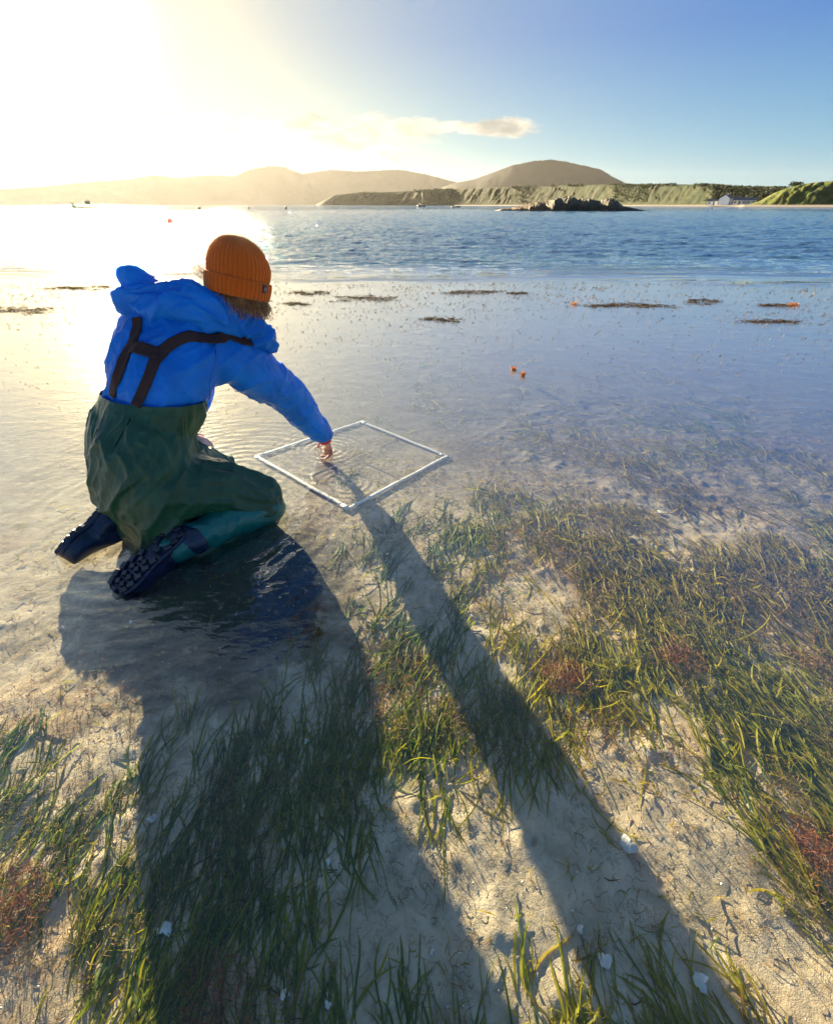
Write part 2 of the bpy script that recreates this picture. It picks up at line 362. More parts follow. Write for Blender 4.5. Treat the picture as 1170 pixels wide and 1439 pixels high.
bluff_prof = [(31.0, 0.0), (31.92, 0.3), (32.63, 0.81), (33.29, 1.1), (34.65, 1.48), (36.49, 1.63), (40.02, 1.64), (50, 1.7)]
cl_d = lambda A: np.interp(A, [-10.4, 0, 8, 15, 22, 28, 34, 50], [1700, 1350, 1100, 900, 700, 560, 520, 480])
tag(ridge('far_mountains', far_prof, lambda A: 4700 + 0 * A, 380, m_far, 420, 36, 0.06, 0.03, 5), kind='structure', label='far blue grey mountain range across the bay')
tag(ridge('flat_topped_hill', mid_prof, lambda A: 3100 + 0 * A, 480, m_far, 300, 36, 0.08, 0.04, 8), kind='structure', label='flat topped hill behind the wooded shore')
tag(ridge('coastal_cliffs', cliff_prof, cl_d, 30, m_cliff, 900, 26, 0.24, 0.24, 30, lean=-3.0, dome=0.45), kind='structure', label='low green cliffs with gullies along the far shore')
tag(ridge('grassy_bluff', bluff_prof, lambda A: 455 + 0 * A, 34, m_bluff, 340, 26, 0.30, 0.15, 22, lean=-2.5, dome=1.0), kind='structure', label='sunlit grassy bluff at the right end of the shore')
m_beach = simple('pale_beach_sand', (0.09, 0.075, 0.06), 0.9, col2=(0.14, 0.12, 0.09), scale=0.02)
az = np.linspace(4, 50, 160); wdt = np.array([0.0, 0.25, 0.6, 1.0]); A, Wd = np.meshgrid(az, wdt)
Rr = np.minimum(cl_d(A), np.where(A > 30.5, 458, 1e9)) + 6 - np.interp(A, [4, 20, 28, 31, 50], [14, 50, 75, 45, 70]) * (1 - Wd)
a = np.radians(A); tag(grid_mesh('beach', Rr * np.sin(a), Rr * np.cos(a), -0.25 + Wd ** 0.7 * 1.6, m_beach), kind='structure', label='strip of pale sand at the foot of the cliffs')

# scrub and woods along the cliff top: leaf clumps, one mass
def leaf_cloud(n, centre, rad, size, rnd):
    u = rnd.normal(size=(n, 3)); u /= np.linalg.norm(u, axis=1)[:, None]; r = rnd.random(n) ** 0.45
    c = np.array(centre) + u * np.array(rad) * r[:, None]
    e1 = rnd.normal(size=(n, 3)); e1 /= np.linalg.norm(e1, axis=1)[:, None]; e2 = np.cross(e1, rnd.normal(size=(n, 3))); e2 /= np.linalg.norm(e2, axis=1)[:, None]
    s = size * (0.5 + rnd.random(n))[:, None]
    return np.stack([c - e1 * s - e2 * s * .6, c + e1 * s - e2 * s * .6, c + e1 * s * .7 + e2 * s * .6, c - e1 * s * .7 + e2 * s * .6], 1)
m_wood = simple('woodland_leaves', (0.018, 0.032, 0.012), 0.8, col2=(0.045, 0.062, 0.022), scale=0.15, trans=0.2)
Q = []
for k in range(3200):
    A_ = rng.uniform(-6, 33.5); dns = fbm(np.array([A_ * 0.7 + 3]), np.array([4.2]), 3)[0]
    if dns < 0.40 - 0.08 * (A_ > 18) or (k % 3 and dns < 0.50 - 0.1 * (A_ > 29)): continue
    d = float(cl_d(A_)) + 30 * rng.uniform(0.75, 1.15); h_ = math.tan(R(float(interp(A_, cliff_prof)))) * (float(cl_d(A_)) + 30) + EYE
    r_ = rng.uniform(0.6, 1.9) * (d / 700) ** 0.6
    if k % 3:                                                  # scrub down the face
        sf = rng.uniform(0.15, 0.9); d = float(cl_d(A_)) + 30 * sf - 2; h_ = h_ * math.sin(sf * math.pi / 2) ** 1.15 + 0.5
    Q.append(leaf_cloud(22, (d * math.sin(R(A_)), d * math.cos(R(A_)), h_ - 0.3 + r_ * 0.2), (r_ * 1.9, r_ * 1.9, r_ * 0.8), r_ * 0.30, rng))
Q = np.concatenate(Q); o = quads_mesh('woodland', Q.reshape(-1, 3), np.arange(len(Q) * 4).reshape(-1, 4), m_wood, smooth=False)
tag(o, 'dark scrub and low woods along the top of the cliffs', 'woods', kind='stuff')
m_bark = simple('bark', (0.05, 0.035, 0.025), 0.9, scale=1.0)
def tree(A_, d, base, h_, r_, label):
    x, y = d * math.sin(R(A_)), d * math.cos(R(A_)); t_ = empty('tree', (x, y, base)); tag(t_, label, 'tree', 'trees on the bluff top')
    mb = MB(); mb.tube([(0, 0, -1), (0.1, 0, h_ * .4), (0.0, 0.1, h_ * .8)], [0.35, 0.25, 0.1], 7)
    for k in range(5):
        b_ = k * 1.3; mb.tube([(0.1, 0, h_ * (.3 + .08 * k)), (math.cos(b_) * r_ * .6, math.sin(b_) * r_ * .6, h_ * (.55 + .07 * k))], [0.14, 0.04], 5)
    mb.build('trunk', m_bark, t_)
    q = np.concatenate([leaf_cloud(130, (math.cos(k * 1.9) * r_ * .5 * (k > 0), math.sin(k * 1.9) * r_ * .5 * (k > 0), h_ * (.66 + .1 * math.sin(k * 2.3))), (r_ * .7, r_ * .7, h_ * .27), 0.34, rng) for k in range(6)])
    c_ = quads_mesh('crown', q.reshape(-1, 3), np.arange(len(q) * 4).reshape(-1, 4), m_wood, smooth=False); c_.parent = t_
tree(34.05, 497, 10.9, 4.6, 3.9, 'rounded dark tree standing out where the bluff top begins')
tree(32.6, 560, 9.5, 4.2, 3.6, 'small dark tree beside the hilltop house, left of the rounded tree')
tree(36.9, 500, 15.0, 3.2, 3.4, 'low bushy tree at the far right end of the bluff top')
tree(27.1, 600, 14.6, 3.8, 3.8, 'wind shaped tree on the cliff crest above the white houses')

# houses by the beach
m_white = simple('white_render', (0.74, 0.73, 0.69), 0.7, var=0.06, scale=0.5)
m_slate = simple('blue_grey_slate', (0.07, 0.085, 0.11), 0.6, scale=1.0)
m_pane = simple('dark_window_glass', (0.02, 0.025, 0.03), 0.1, scale=1.0)
def house(A_, d, z, Lx, Ly, hw, hr, label, wins, rz=0.0, chim=()):
    h_ = empty('house', (d * math.sin(R(A_)), d * math.cos(R(A_)), z), -R(A_) + rz); tag(h_, label, 'house', 'white houses by the beach')
    mb = MB(); mb.box((0, 0, hw / 2), (Lx, Ly, hw)); mb.add([(-Lx/2, -Ly/2, hw), (-Lx/2, Ly/2, hw), (-Lx/2, 0, hw + hr), (Lx/2, -Ly/2, hw), (Lx/2, Ly/2, hw), (Lx/2, 0, hw + hr)], [(0, 2, 1), (3, 4, 5), (0, 1, 4, 3)])
    mb.build('wall', m_white, h_, smooth=False)
    mb = MB(); e = 0.3
    for s in (-1, 1):
        a0 = V((0, s * (Ly/2 + e), hw - hr * e * 2 / Ly + .06)); a1 = V((0, 0, hw + hr + .06)); n_ = V((0, s * hr, Ly / 2)).normalized() * 0.18
        q = [V((x, 0, 0)) + p + k * n_ for x in (-Lx/2 - e, Lx/2 + e) for p in (a0, a1) for k in (0, 1)]
        mb.add(q, [(0, 1, 3, 2), (4, 6, 7, 5), (0, 4, 5, 1), (2, 3, 7, 6), (0, 2, 6, 4), (1, 5, 7, 3)])
    rf = mb.build('roof', m_slate, h_, smooth=False)
    for cx in chim: mb = MB(); mb.box((cx, 0, hw + hr + .4), (.7, .7, 1.3)); mb.build('chimney', m_white, rf, smooth=False)
    for wx, wz, ww, wh in wins:
        mb = MB(); mb.box((wx, -Ly/2 - 0.02, wz), (ww, 0.12, wh)); mb.build('door' if wz - wh / 2 < .2 else 'window', m_pane, h_, smooth=False)
house(28.35, 505, 0.9, 10, 5, 2.6, 1.3, 'long low white cottage nearest the beach, leftmost of the group', [(-3, 1.5, 1, 1), (0, 1.2, .9, 2.2), (3, 1.5, 1, 1)])
house(29.25, 500, 0.9, 6.5, 7.5, 4.4, 2.4, 'taller white house with a steep gable in the middle of the group', [(-1.6, 1.5, 1, 1.2), (1.6, 1.5, 1, 1.2), (-1.6, 3.6, .9, 1), (1.6, 3.6, .9, 1)], 1.2, (0,))
house(30.35, 520, 1.4, 9, 5.5, 3.0, 1.9, 'white house with blue grey roof behind the small garden, right of the gabled house', [(-3, 1.6, 1.1, 1.1), (0, 1.2, 1, 2.2), (3, 1.6, 1.1, 1.1)], 0, (3.6,))
house(31.25, 518, 1.6, 6.5, 5, 2.8, 1.6, 'rightmost white house of the beach group with a small blue grey roof', [(-1.8, 1.5, 1.0, 1.0), (1.5, 1.5, 1.0, 1.0)], 0)
house(32.95, 585, 10.6, 9, 5, 2.4, 1.6, 'pale house on the hilltop half hidden by trees', [(-2, 1.4, 1, 1), (2, 1.4, 1, 1)], 0.3)

# rocky islet
m_rock, t = material('weed_covered_rock'); P_ = t('ShaderNodeNewGeometry').outputs['Position']
sx = t('ShaderNodeSeparateXYZ', {0: P_}); n = t.noise(P_, 0.5, 7, 0.7, 0.5); n2 = t.noise(P_, 2.4, 5, 0.7)
c = t.mix(t.smooth(n, 0.38, 0.62), (0.018, 0.015, 0.009), (0.075, 0.055, 0.028)); c = t.mix(t.math('MULTIPLY', t.smooth(t.noise(P_, 0.23, 4, 0.6), 0.48, 0.62), 0.7), c, (0.030, 0.042, 0.016))
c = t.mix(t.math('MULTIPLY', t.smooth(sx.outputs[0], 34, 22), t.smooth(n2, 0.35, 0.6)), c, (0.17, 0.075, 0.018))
b = t('ShaderNodeBump', {'Height': n2, 'Strength': 1.0, 'Distance': 0.5})
t('ShaderNodeOutputMaterial', {'Surface': t('ShaderNodeBsdfPrincipled', {'Base Color': c, 'Roughness': 0.75, 'Normal': b})})
iprof = [(7.6, -0.3), (8.6, 0.25), (10, 0.55), (10.8, 1.0), (12, 1.5), (13.5, 1.9), (14.6, 2.65), (15.4, 2.75), (16.3, 2.15), (17.6, 2.2), (18.4, 1.9), (19.2, 2.35), (20.0, 1.9), (20.6, 0.85), (21.6, 0.5), (22.6, 0.12), (24.5, -0.3)]
A, Vv = np.meshgrid(np.linspace(7.6, 24.5, 300), np.linspace(-1, 1, 56))
hh_ = interp(A, iprof); Dm = 138 + Vv * (2.0 + 3.2 * np.sqrt(np.clip(hh_, 0, 3))) + (fbm(A, Vv * 0 + 2, 3) - .5) * 3
Zz = hh_ * np.sqrt(np.clip(1 - Vv ** 2, 0, 1)) ** 0.8; blk = np.abs(fbm(A * 2.2, Vv * 3.1, 4, .6) * 2 - 1)
Zz = Zz + (blk - 0.2) * 0.7 * np.clip(hh_, 0, 2) / 2 * (1 - Vv ** 2) + (fbm(A * 7, Vv * 9, 3) - .5) * 0.35 * np.clip(hh_ + .3, 0, 1); Zz = np.where(np.abs(Vv) > .99, -0.6, Zz)
a = np.radians(A); isl = grid_mesh('rocky_islet', Dm * np.sin(a), Dm * np.cos(a), Zz, m_rock); tag(isl, 'low dark rocky islet covered in weed in the middle of the bay', 'islet')

# boats and buoys
m_dark = simple('dark_hull_paint', (0.03, 0.025, 0.025), 0.5, scale=2.0); m_redp = simple('red_buoy_plastic', (0.42, 0.03, 0.02), 0.45, 0.2, 6)
m_sail = simple('pale_hull_paint', (0.5, 0.45, 0.42), 0.5, 0.1, 2)
def hull(L, B, Hh, sheer=0.4):
    mb = MB(); vs, fs = [], []; n_ = 14
    for i in range(n_ + 1):
        u = i / n_; w_ = B / 2 * (1 - max(0, (u - 0.45) / 0.55) ** 2.2) * (0.85 + 0.15 * min(1, u * 4)); top = Hh + sheer * (2 * u - .7) ** 2
        for y, z in ((-w_, top), (-w_ * .85, Hh * .3), (0, -.35), (w_ * .85, Hh * .3), (w_, top)): vs.append(((u - .5) * L, y, z))
    for i in range(n_):
        for k in range(4): fs.append((i * 5 + k, (i + 1) * 5 + k, (i + 1) * 5 + k + 1, i * 5 + k + 1))
        fs.append((i * 5 + 4, (i + 1) * 5 + 4, (i + 1) * 5, i * 5))
    fs.append((0, 1, 2, 3, 4)); mb.add(vs, fs); return mb
def place(name, A_, d, label, cat, rz=0.0, z=0.0, group=None):
    o = empty(name, (d * math.sin(R(A_)), d * math.cos(R(A_)), z), -R(A_) + rz); tag(o, label, cat, group); return o
fb = place('fishing_boat', -31.3, 260, 'small dark fishing boat with a stern cabin under the low sun', 'boat', math.pi + 0.2)
hull(8.0, 2.6, 0.7, 0.55).build('hull', m_dark, fb)
mb = MB(); mb.box((-2.0, 0, 1.55), (1.9, 1.6, 1.5)); mb.box((-2.0, 0, 2.36), (2.2, 1.8, 0.1)); mb.build('cabin', m_dark, fb, smooth=False)
mb = MB(); mb.tube([(-2.4, 0, 2.3), (-2.4, 0, 3.6)], 0.07, 6); mb.tube([(-2.4, 0, 3.2), (-3.6, 0, 2.0)], 0.04, 5); mb.build('mast', m_dark, fb)
mb = MB()
for y in (-.7, .7): mb.tube([(2.2, y, 0.8), (2.6, y, 1.7), (4.3, y * .2, 1.9)], 0.06, 6)
mb.tube([(2.6, -.7, 1.7), (2.6, .7, 1.7)], 0.06, 6); mb.box((3.2, 0, 1.3), (.7, .5, .5)); mb.build('bow_rail', m_dark, fb)
mb = MB(); mb.box((-3.7, 0, 1.0), (0.4, 0.4, 1.0)); mb.build('outboard_motor', m_dark, fb, smooth=False)
yt = place('sailing_yacht', 0.55, 430, 'small moored yacht with bare mast before the wooded headland', 'yacht', 0.5)
hull(7.0, 2.2, 0.9, 0.3).build('hull', m_dark, yt); mb = MB(); mb.box((-.2, 0, 1.25), (2.6, 1.3, .6)); mb.build('cabin', m_sail, yt, smooth=False)
mb = MB(); mb.tube([(.4, 0, .9), (.4, 0, 9.0)], 0.10, 6); mb.tube([(.4, 0, 1.9), (-2.6, 0, 2.0)], 0.09, 6); mb.build('mast', m_sail, yt)
db = place('rowing_boat', 4.1, 300, 'low dark rowing boat on the water left of the rocky islet', 'boat', 0.15)
hull(4.6, 1.7, 0.45, 0.25).build('hull', m_dark, db); mb = MB(); mb.box((-0.2, 0, .5), (.3, 1.5, .06)); mb.build('thwart', m_sail, db, smooth=False); mb = MB(); mb.box((1.0, 0, .5), (.3, 1.2, .06)); mb.build('thwart', m_sail, db, smooth=False)
def buoy(A_, d, r_, mat, label):
    b_ = place('mooring_buoy', A_, d, label, 'buoy', 0, 0, 'mooring buoys in the bay'); mb = MB(); ell(mb, (0, 0, r_ * .45), (r_, r_, r_ * .95)); mb.build('float', mat, b_)
    mb = MB(); mb.tube([(0, 0, r_ * 1.2), (0, 0, r_ * 1.75)], r_ * .18, 8); mb.tube([(r_ * .3 * math.cos(q), 0, r_ * 1.85 + r_ * .3 * math.sin(q)) for q in np.linspace(0, 6.28, 12)], r_ * .08, 5); mb.build('ring', m_dark, b_)
buoy(-24.45, 46, 0.26, m_redp, 'round red mooring buoy floating between the sun glitter and the beanie')
buoy(-21.6, 190, 0.55, m_dark, 'tiny dark buoy near the horizon, left of the beanie')
buoy(-17.0, 230, 0.45, m_dark, 'tiny dark buoy near the horizon just above the beanie')
buoy(-13.4, 210, 0.5, m_dark, 'tiny dark buoy near the horizon, right of the beanie')

# ------------------------------------------------------------------ the kneeling surveyor
_L3 = rng.random((64, 64, 64)).astype(np.float32)
def vn3(p):
    i = np.floor(p).astype(int); f = p - i; f = f * f * (3 - 2 * f); r = 0
    for dx in (0, 1):
        for dy in (0, 1):
            for dz in (0, 1):
                wgt = (f[:, 0] if dx else 1 - f[:, 0]) * (f[:, 1] if dy else 1 - f[:, 1]) * (f[:, 2] if dz else 1 - f[:, 2])
                r = r + wgt * _L3[(i[:, 0] + dx) & 63, (i[:, 1] + dy) & 63, (i[:, 2] + dz) & 63]
    return r
def folds(co, d, freq, stretch, sharp=2.5, warp=0.6, seed=0.0):
    """long ridges that run along d"""
    d = np.array(d, float); d /= np.linalg.norm(d)
    wv = np.stack([vn3(co * 5 + 11 + seed), vn3(co * 5 + 31 + seed), vn3(co * 5 + 51 + seed)], -1) - 0.5
    q = co + wv * warp * 0.1
    al = q @ d
    q = q - np.outer(al * (1 - 1 / stretch), d)
    n = vn3(q * freq + seed * 3.7 + 100); n2 = vn3(q * freq * 2.1 + seed + 200)
    rdg = (1 - np.abs(2 * n - 1)) ** sharp
    return rdg * 0.75 + (1 - np.abs(2 * n2 - 1)) ** sharp * 0.35 - 0.35
V = Vector
def catmull(pts, n):
    pts = [np.array(p, float) for p in pts]; P_ = [2 * pts[0] - pts[1]] + pts + [2 * pts[-1] - pts[-2]]; out = []
    for i in range(1, len(P_) - 2):
        for k in range(n):
            u = k / n; a, b, c, d = P_[i - 1], P_[i], P_[i + 1], P_[i + 2]
            out.append(0.5 * (2 * b + (c - a) * u + (2 * a - 5 * b + 4 * c - d) * u * u + (3 * b - a - 3 * c + d) * u ** 3))
    out.append(pts[-1]); return out
def loft(mb, rings, n=5, seg=28, power=1.0):
    """rings: (centre, right vector, half width, half depth); the depth axis is perpendicular to the spine"""
    data = [np.concatenate([np.array(c, float), np.array(r, float), [a, b]]) for c, r, a, b in rings]
    sm = catmull(data, n); vs, fs = [], []
    for i, q in enumerate(sm):
        c = V(q[:3]); r = V(q[3:6]).normalized()
        t = (V(sm[min(i + 1, len(sm) - 1)][:3]) - V(sm[max(i - 1, 0)][:3])).normalized()
        r = (r - t * r.dot(t)).normalized(); f = t.cross(r)
        for k in range(seg):
            a = 2 * math.pi * k / seg
            ca, sa = math.cos(a), math.sin(a)
            ca = math.copysign(abs(ca) ** power, ca); sa = math.copysign(abs(sa) ** power, sa)
            vs.append(c + r * ca * q[6] + f * sa * q[7])
    for i in range(len(sm) - 1):
        for k in range(seg): fs.append((i * seg + k, i * seg + (k + 1) % seg, (i + 1) * seg + (k + 1) % seg, (i + 1) * seg + k))
    fs += [tuple(range(seg))[::-1], tuple((len(sm) - 1) * seg + k for k in range(seg))]
    mb.add(vs, fs)
def limb(mb, pts, rad, seg=18, n=5, flat=1.0):
    q = catmull([tuple(p) + (r,) for p, r in zip(pts, rad)], n)
    mb.tube([x[:3] for x in q], [x[3] for x in q], seg, flat)
    ell(mb, q[0][:3], (q[0][3],) * 3, seg=seg, rings=8); ell(mb, q[-1][:3], (q[-1][3],) * 3, seg=seg, rings=8)
def remeshed(name, mb, voxel, mat, parent, smooth=6, disp=None, cut=None):
    o = mb.build(name + '_source', mat)
    r = o.modifiers.new('r', 'REMESH'); r.mode = 'VOXEL'; r.voxel_size = voxel
    s = o.modifiers.new('s', 'SMOOTH'); s.factor = 0.5; s.iterations = smooth
    dg = bpy.context.evaluated_depsgraph_get(); m = bpy.data.meshes.new_from_object(o.evaluated_get(dg)); m.name = name
    bpy.data.objects.remove(o, do_unlink=True)
    N = len(m.vertices)
    if disp is not None:
        co = np.empty(N * 3, np.float32); m.vertices.foreach_get('co', co); co = co.reshape(-1, 3)
        no = np.empty(N * 3, np.float32); m.vertices.foreach_get('normal', no); no = no.reshape(-1, 3)
        dd = disp(co.astype(float), no)
        co = co + (no * dd[:, None] if dd.ndim == 1 else dd)
        m.vertices.foreach_set('co', co.astype(np.float32).ravel()); m.update()
    if cut is not None:
        bm = bmesh.new(); bm.from_mesh(m)
        for pc, pn in cut:
            bmesh.ops.bisect_plane(bm, geom=bm.verts[:] + bm.edges[:] + bm.faces[:], plane_co=pc, plane_no=pn, clear_outer=True)
        bm.to_mesh(m); bm.free()
    m.polygons.foreach_set('use_smooth', [True] * len(m.polygons))
    if not m.materials: m.materials.append(mat)
    o = bpy.data.objects.new(name, m); COL.objects.link(o); o.parent = parent
    return o

# materials of the clothes
def fabric(name, c1, c2, rough, bscale, bdist, sheen=0.0, weave=0.0, spec=0.4, vstretch=(1, 1, 1)):
    m, t = material(name)
    v = t('ShaderNodeTexCoord').outputs['Object']
    n = t.noise(v, 6, 5, 0.6, 0.5)
    c = t.mix(t.smooth(n, 0.3, 0.7), c1, c2)
    c = t.mix(t.math('MULTIPLY', t.smooth(t.noise(v, 38, 4, 0.7), 0.58, 0.75), 0.25), c, tuple(x * 0.55 for x in c1))
    h = t.noise(t.mapping(v, vstretch), bscale, 5, 0.6, 0.6)
    h2 = t.noise(v, 900, 1, 0.5)
    hh = t.math('ADD', t.math('MULTIPLY', h, bdist), t.math('MULTIPLY', h2, weave))
    b = t('ShaderNodeBump', {'Height': hh, 'Strength': 1.0, 'Distance': 1.0})
    p = t('ShaderNodeBsdfPrincipled', {'Base Color': c, 'Roughness': rough, 'Normal': b, 'Sheen Weight': sheen, 'Specular IOR Level': spec})
    t('ShaderNodeOutputMaterial', {'Surface': p}); return m
m_jacket = fabric('blue_shell_fabric', (0.001, 0.115, 0.52), (0.002, 0.165, 0.68), 0.6, 24, 0.0045, sheen=0.0, weave=0.0002, spec=0.2)
m_wader = fabric('green_coated_fabric', (0.005, 0.040, 0.020), (0.010, 0.062, 0.032), 0.36, 20, 0.004, sheen=0.0, weave=0.0002, spec=0.45)
m_shin = fabric('wet_teal_fabric', (0.002, 0.085, 0.080), (0.003, 0.12, 0.108), 0.25, 18, 0.003, spec=0.6)
m_webbing = fabric('brown_black_webbing', (0.020, 0.010, 0.012), (0.035, 0.018, 0.018), 0.7, 200, 0.0004, weave=0.0004, spec=0.3)
m_skin = simple('cold_reddened_skin', (0.52, 0.20, 0.15), 0.5, col2=(0.66, 0.36, 0.28), scale=30, bump=0.0006, bscale=260)
m_red = simple('red_rubber', (0.55, 0.035, 0.02), 0.4, 0.15, 30)
m_hair = simple('fair_hair', (0.20, 0.105, 0.045), 0.45, col2=(0.42, 0.25, 0.11), scale=60, trans=0.25)
m_boot = simple('navy_rubber', (0.004, 0.009, 0.030), 0.30, col2=(0.008, 0.018, 0.058), scale=26, bump=0.0012, bscale=70, spec=0.6)
m_lug = simple('black_rubber_tread', (0.006, 0.009, 0.018), 0.28, col2=(0.016, 0.022, 0.040), scale=40, bump=0.001, bscale=120, spec=0.65)

person = empty('person', (-1.06, 1.70, 0.0))
tag(person, 'person in orange beanie, blue jacket and green waders kneeling in shallow water and reaching down', 'person')
PM = Matrix.Translation(-V((-1.06, 1.70, 0.0)))
def own(o):      # parts are built in world coordinates; move their vertices into the person's frame
    o.data.transform(PM); o.parent = person; return o

shR = V((-0.745, 1.945, 0.70)); elR = V((-0.630, 2.19, 0.400)); wrR = V((-0.530, 2.405, 0.078))
shL = V((-1.085, 1.92, 0.79)); elL = V((-1.19, 2.10, 0.50)); wrL = V((-1.105, 2.035, 0.250))
HEADC = V((-0.683, 1.958, 0.935)); HA = V((0.22, 0.17, 0.96)).normalized()        # head axis
FACE = V((0.72, 0.62, -0.30)); FACE = (FACE - HA * FACE.dot(HA)).normalized(); HW = HA.cross(FACE)
HR = Matrix((FACE, HW, HA)).transposed()                                            # local x = face, z = crown

# body: one continuous skin surface inside the clothes
mb = MB()
ell(mb, HEADC, (0.098, 0.078, 0.112), HR)
hp = lambda x, y, z: HEADC + HR @ V((x, y, z))
ell(mb, hp(0.045, 0, -0.07), (0.052, 0.05, 0.05), HR); ell(mb, hp(0.098, 0, -0.02), (0.018, 0.012, 0.026), HR)     # jaw, nose
ell(mb, hp(0.088, 0, -0.062), (0.012, 0.024, 0.008), HR); ell(mb, hp(0.082, 0, 0.022), (0.02, 0.055, 0.012), HR)     # lips, brow
for s in (-1, 1):
    ell(mb, hp(-0.004, s * 0.08, -0.012), (0.018, 0.009, 0.030), HR); ell(mb, hp(0.082, s * 0.032, 0.0), (0.011, 0.014, 0.011), HR)
limb(mb, [hp(-0.02, 0, -0.06), (-0.80, 1.93, 0.86), (-0.89, 1.89, 0.78)], [0.058, 0.055, 0.07])
loft(mb, [((-0.89, 1.89, 0.80), (1, .08, 0), 0.10, 0.07), ((-0.93, 1.87, 0.73), (1, .0, 0), 0.155, 0.085), ((-1.0, 1.80, 0.60), (.95, -.2, 0), 0.14, 0.10), ((-1.07, 1.73, 0.44), (.85, -.5, 0), 0.13, 0.10), ((-1.10, 1.65, 0.28), (.77, -.64, 0), 0.15, 0.12)])
limb(mb, [(-0.86, 1.90, 0.73), shR, elR, wrR], [0.06, 0.055, 0.042, 0.028])
limb(mb, [(-0.98, 1.88, 0.77), shL, elL, wrL], [0.06, 0.055, 0.042, 0.028])
limb(mb, [(-1.03, 1.60, 0.27), (-0.72, 1.73, 0.09)], [0.09, 0.055]); limb(mb, [(-0.72, 1.73, 0.07), (-0.90, 1.50, 0.055), (-0.93, 1.46, 0.05)], [0.045, 0.034, 0.03])
limb(mb, [(-1.16, 1.70, 0.27), (-1.0, 1.98, 0.10)], [0.09, 0.055]); limb(mb, [(-1.0, 1.98, 0.07), (-1.24, 1.69, 0.05), (-1.28, 1.65, 0.05)], [0.045, 0.034, 0.03])
def hand(mb, w_, d, side, curl):
    """palm and five fingers; d points from the wrist to the knuckles, side towards the thumb, curl towards the palm face"""
    d = d.normalized(); side = (side - d * side.dot(d)).normalized(); pn = d.cross(side)
    if pn.dot(curl) < 0: pn = -pn
    kn = w_ + d * 0.085
    ell(mb, w_ + d * 0.048, (0.040, 0.047, 0.017), Matrix((side, d, pn)).transposed())
    for i, (L, off) in enumerate(((0.068, 0.030), (0.076, 0.010), (0.070, -0.011), (0.054, -0.030))):
        a = kn + side * off - d * (0.004 * abs(i - 1)); p1 = a + (d * 0.85 + pn * 0.45) * L * 0.46; p2 = p1 + (d * 0.45 + pn * 0.9) * L * 0.34; p3 = p2 + (d * 0.0 + pn * 1.0) * L * 0.26
        limb(mb, [a - d * 0.02, a, p1, p2, p3], [0.010, 0.0098, 0.0092, 0.0084, 0.0072], 10, 3)
    a = w_ + d * 0.022 + side * 0.030; p1 = a + (side * 0.7 + d * 0.6 + pn * 0.4) * 0.036; p2 = p1 + (side * 0.15 + d * 0.8 + pn * 0.6) * 0.030
    limb(mb, [a - side * 0.015, a, p1, p2], [0.013, 0.0125, 0.011, 0.0088], 10, 3)
hand(mb, wrR + (wrR - elR).normalized() * 0.005, V((0.18, 0.10, -0.95)), V((-0.5, 0.6, 0)), V((-0.55, -0.45, 0)))
hand(mb, wrL, V((0.62, 0.05, -0.42)), V((0.3, 0.9, 0)), V((0, 0, -1)))
own(remeshed('body', mb, 0.0042, m_skin, None, 3))

# waders: bib, seat and thighs
mb = MB()
loft(mb, [((-1.11, 1.60, -0.05), (.77, -.64, 0), 0.17, 0.12), ((-1.10, 1.58, 0.08), (.77, -.64, 0), 0.185, 0.13), ((-1.105, 1.60, 0.20), (.77, -.64, 0), 0.215, 0.175), ((-1.105, 1.64, 0.29), (.78, -.62, 0), 0.235, 0.19),
          ((-1.095, 1.675, 0.38), (.82, -.56, 0), 0.222, 0.178), ((-1.075, 1.715, 0.46), (.85, -.5, 0), 0.200, 0.165), ((-1.04, 1.745, 0.535), (.92, -.38, 0), 0.205, 0.155), ((-1.03, 1.76, 0.585), (.93, -.34, 0), 0.208, 0.155)])
limb(mb, [(-1.0, 1.59, 0.235), (-0.86, 1.67, 0.18), (-0.715, 1.735, 0.085)], [0.150, 0.128, 0.100])
limb(mb, [(-1.18, 1.72, 0.25), (-1.10, 1.85, 0.19), (-1.0, 1.99, 0.085)], [0.145, 0.125, 0.100])
limb(mb, [(-1.27, 1.66, 0.045), (-1.14, 1.80, 0.06), (-1.02, 1.96, 0.04)], [0.085, 0.09, 0.085])
limb(mb, [(-0.70, 1.73, -0.005), (-0.90, 1.49, -0.01)], [0.075, 0.062]); limb(mb, [(-1.02, 1.97, -0.01), (-1.28, 1.66, -0.005)], [0.08, 0.078])
def wd(co, no):
    z = co[:, 2]
    up = np.clip((z - 0.30) / 0.22, 0, 1)
    a = folds(co, (0.42, 0.30, 0.55), 11, 9, 3.2, 0.9, 1.0); b_ = folds(co, (-0.10, 0.12, 1.0), 13, 9.0, 3.2, 0.8, 2.0)
    c_ = folds(co, (0.75, 0.40, -0.35), 13.0, 6, 3.0, 1.0, 5.0)
    leg = np.clip((co[:, 0] + 0.95) / 0.15, 0, 1) * np.clip((0.33 - z) / 0.08, 0, 1)
    f = (a * (1 - up) + b_ * up) * (1 - leg) + c_ * leg
    edge = np.clip((0.565 - z) / 0.05, 0.25, 1)
    return f * 0.027 * edge + (folds(co, (0.3, 0.5, 0.6), 26, 4, 2, 1, 9.0)) * 0.003
wtop = V((-1.045, 1.755, 0.556)); wn = V((0.10, 0.13, 1.0))
waders = own(remeshed('waders', mb, 0.0055, m_wader, None, 6, wd, cut=[(wtop, wn)]))
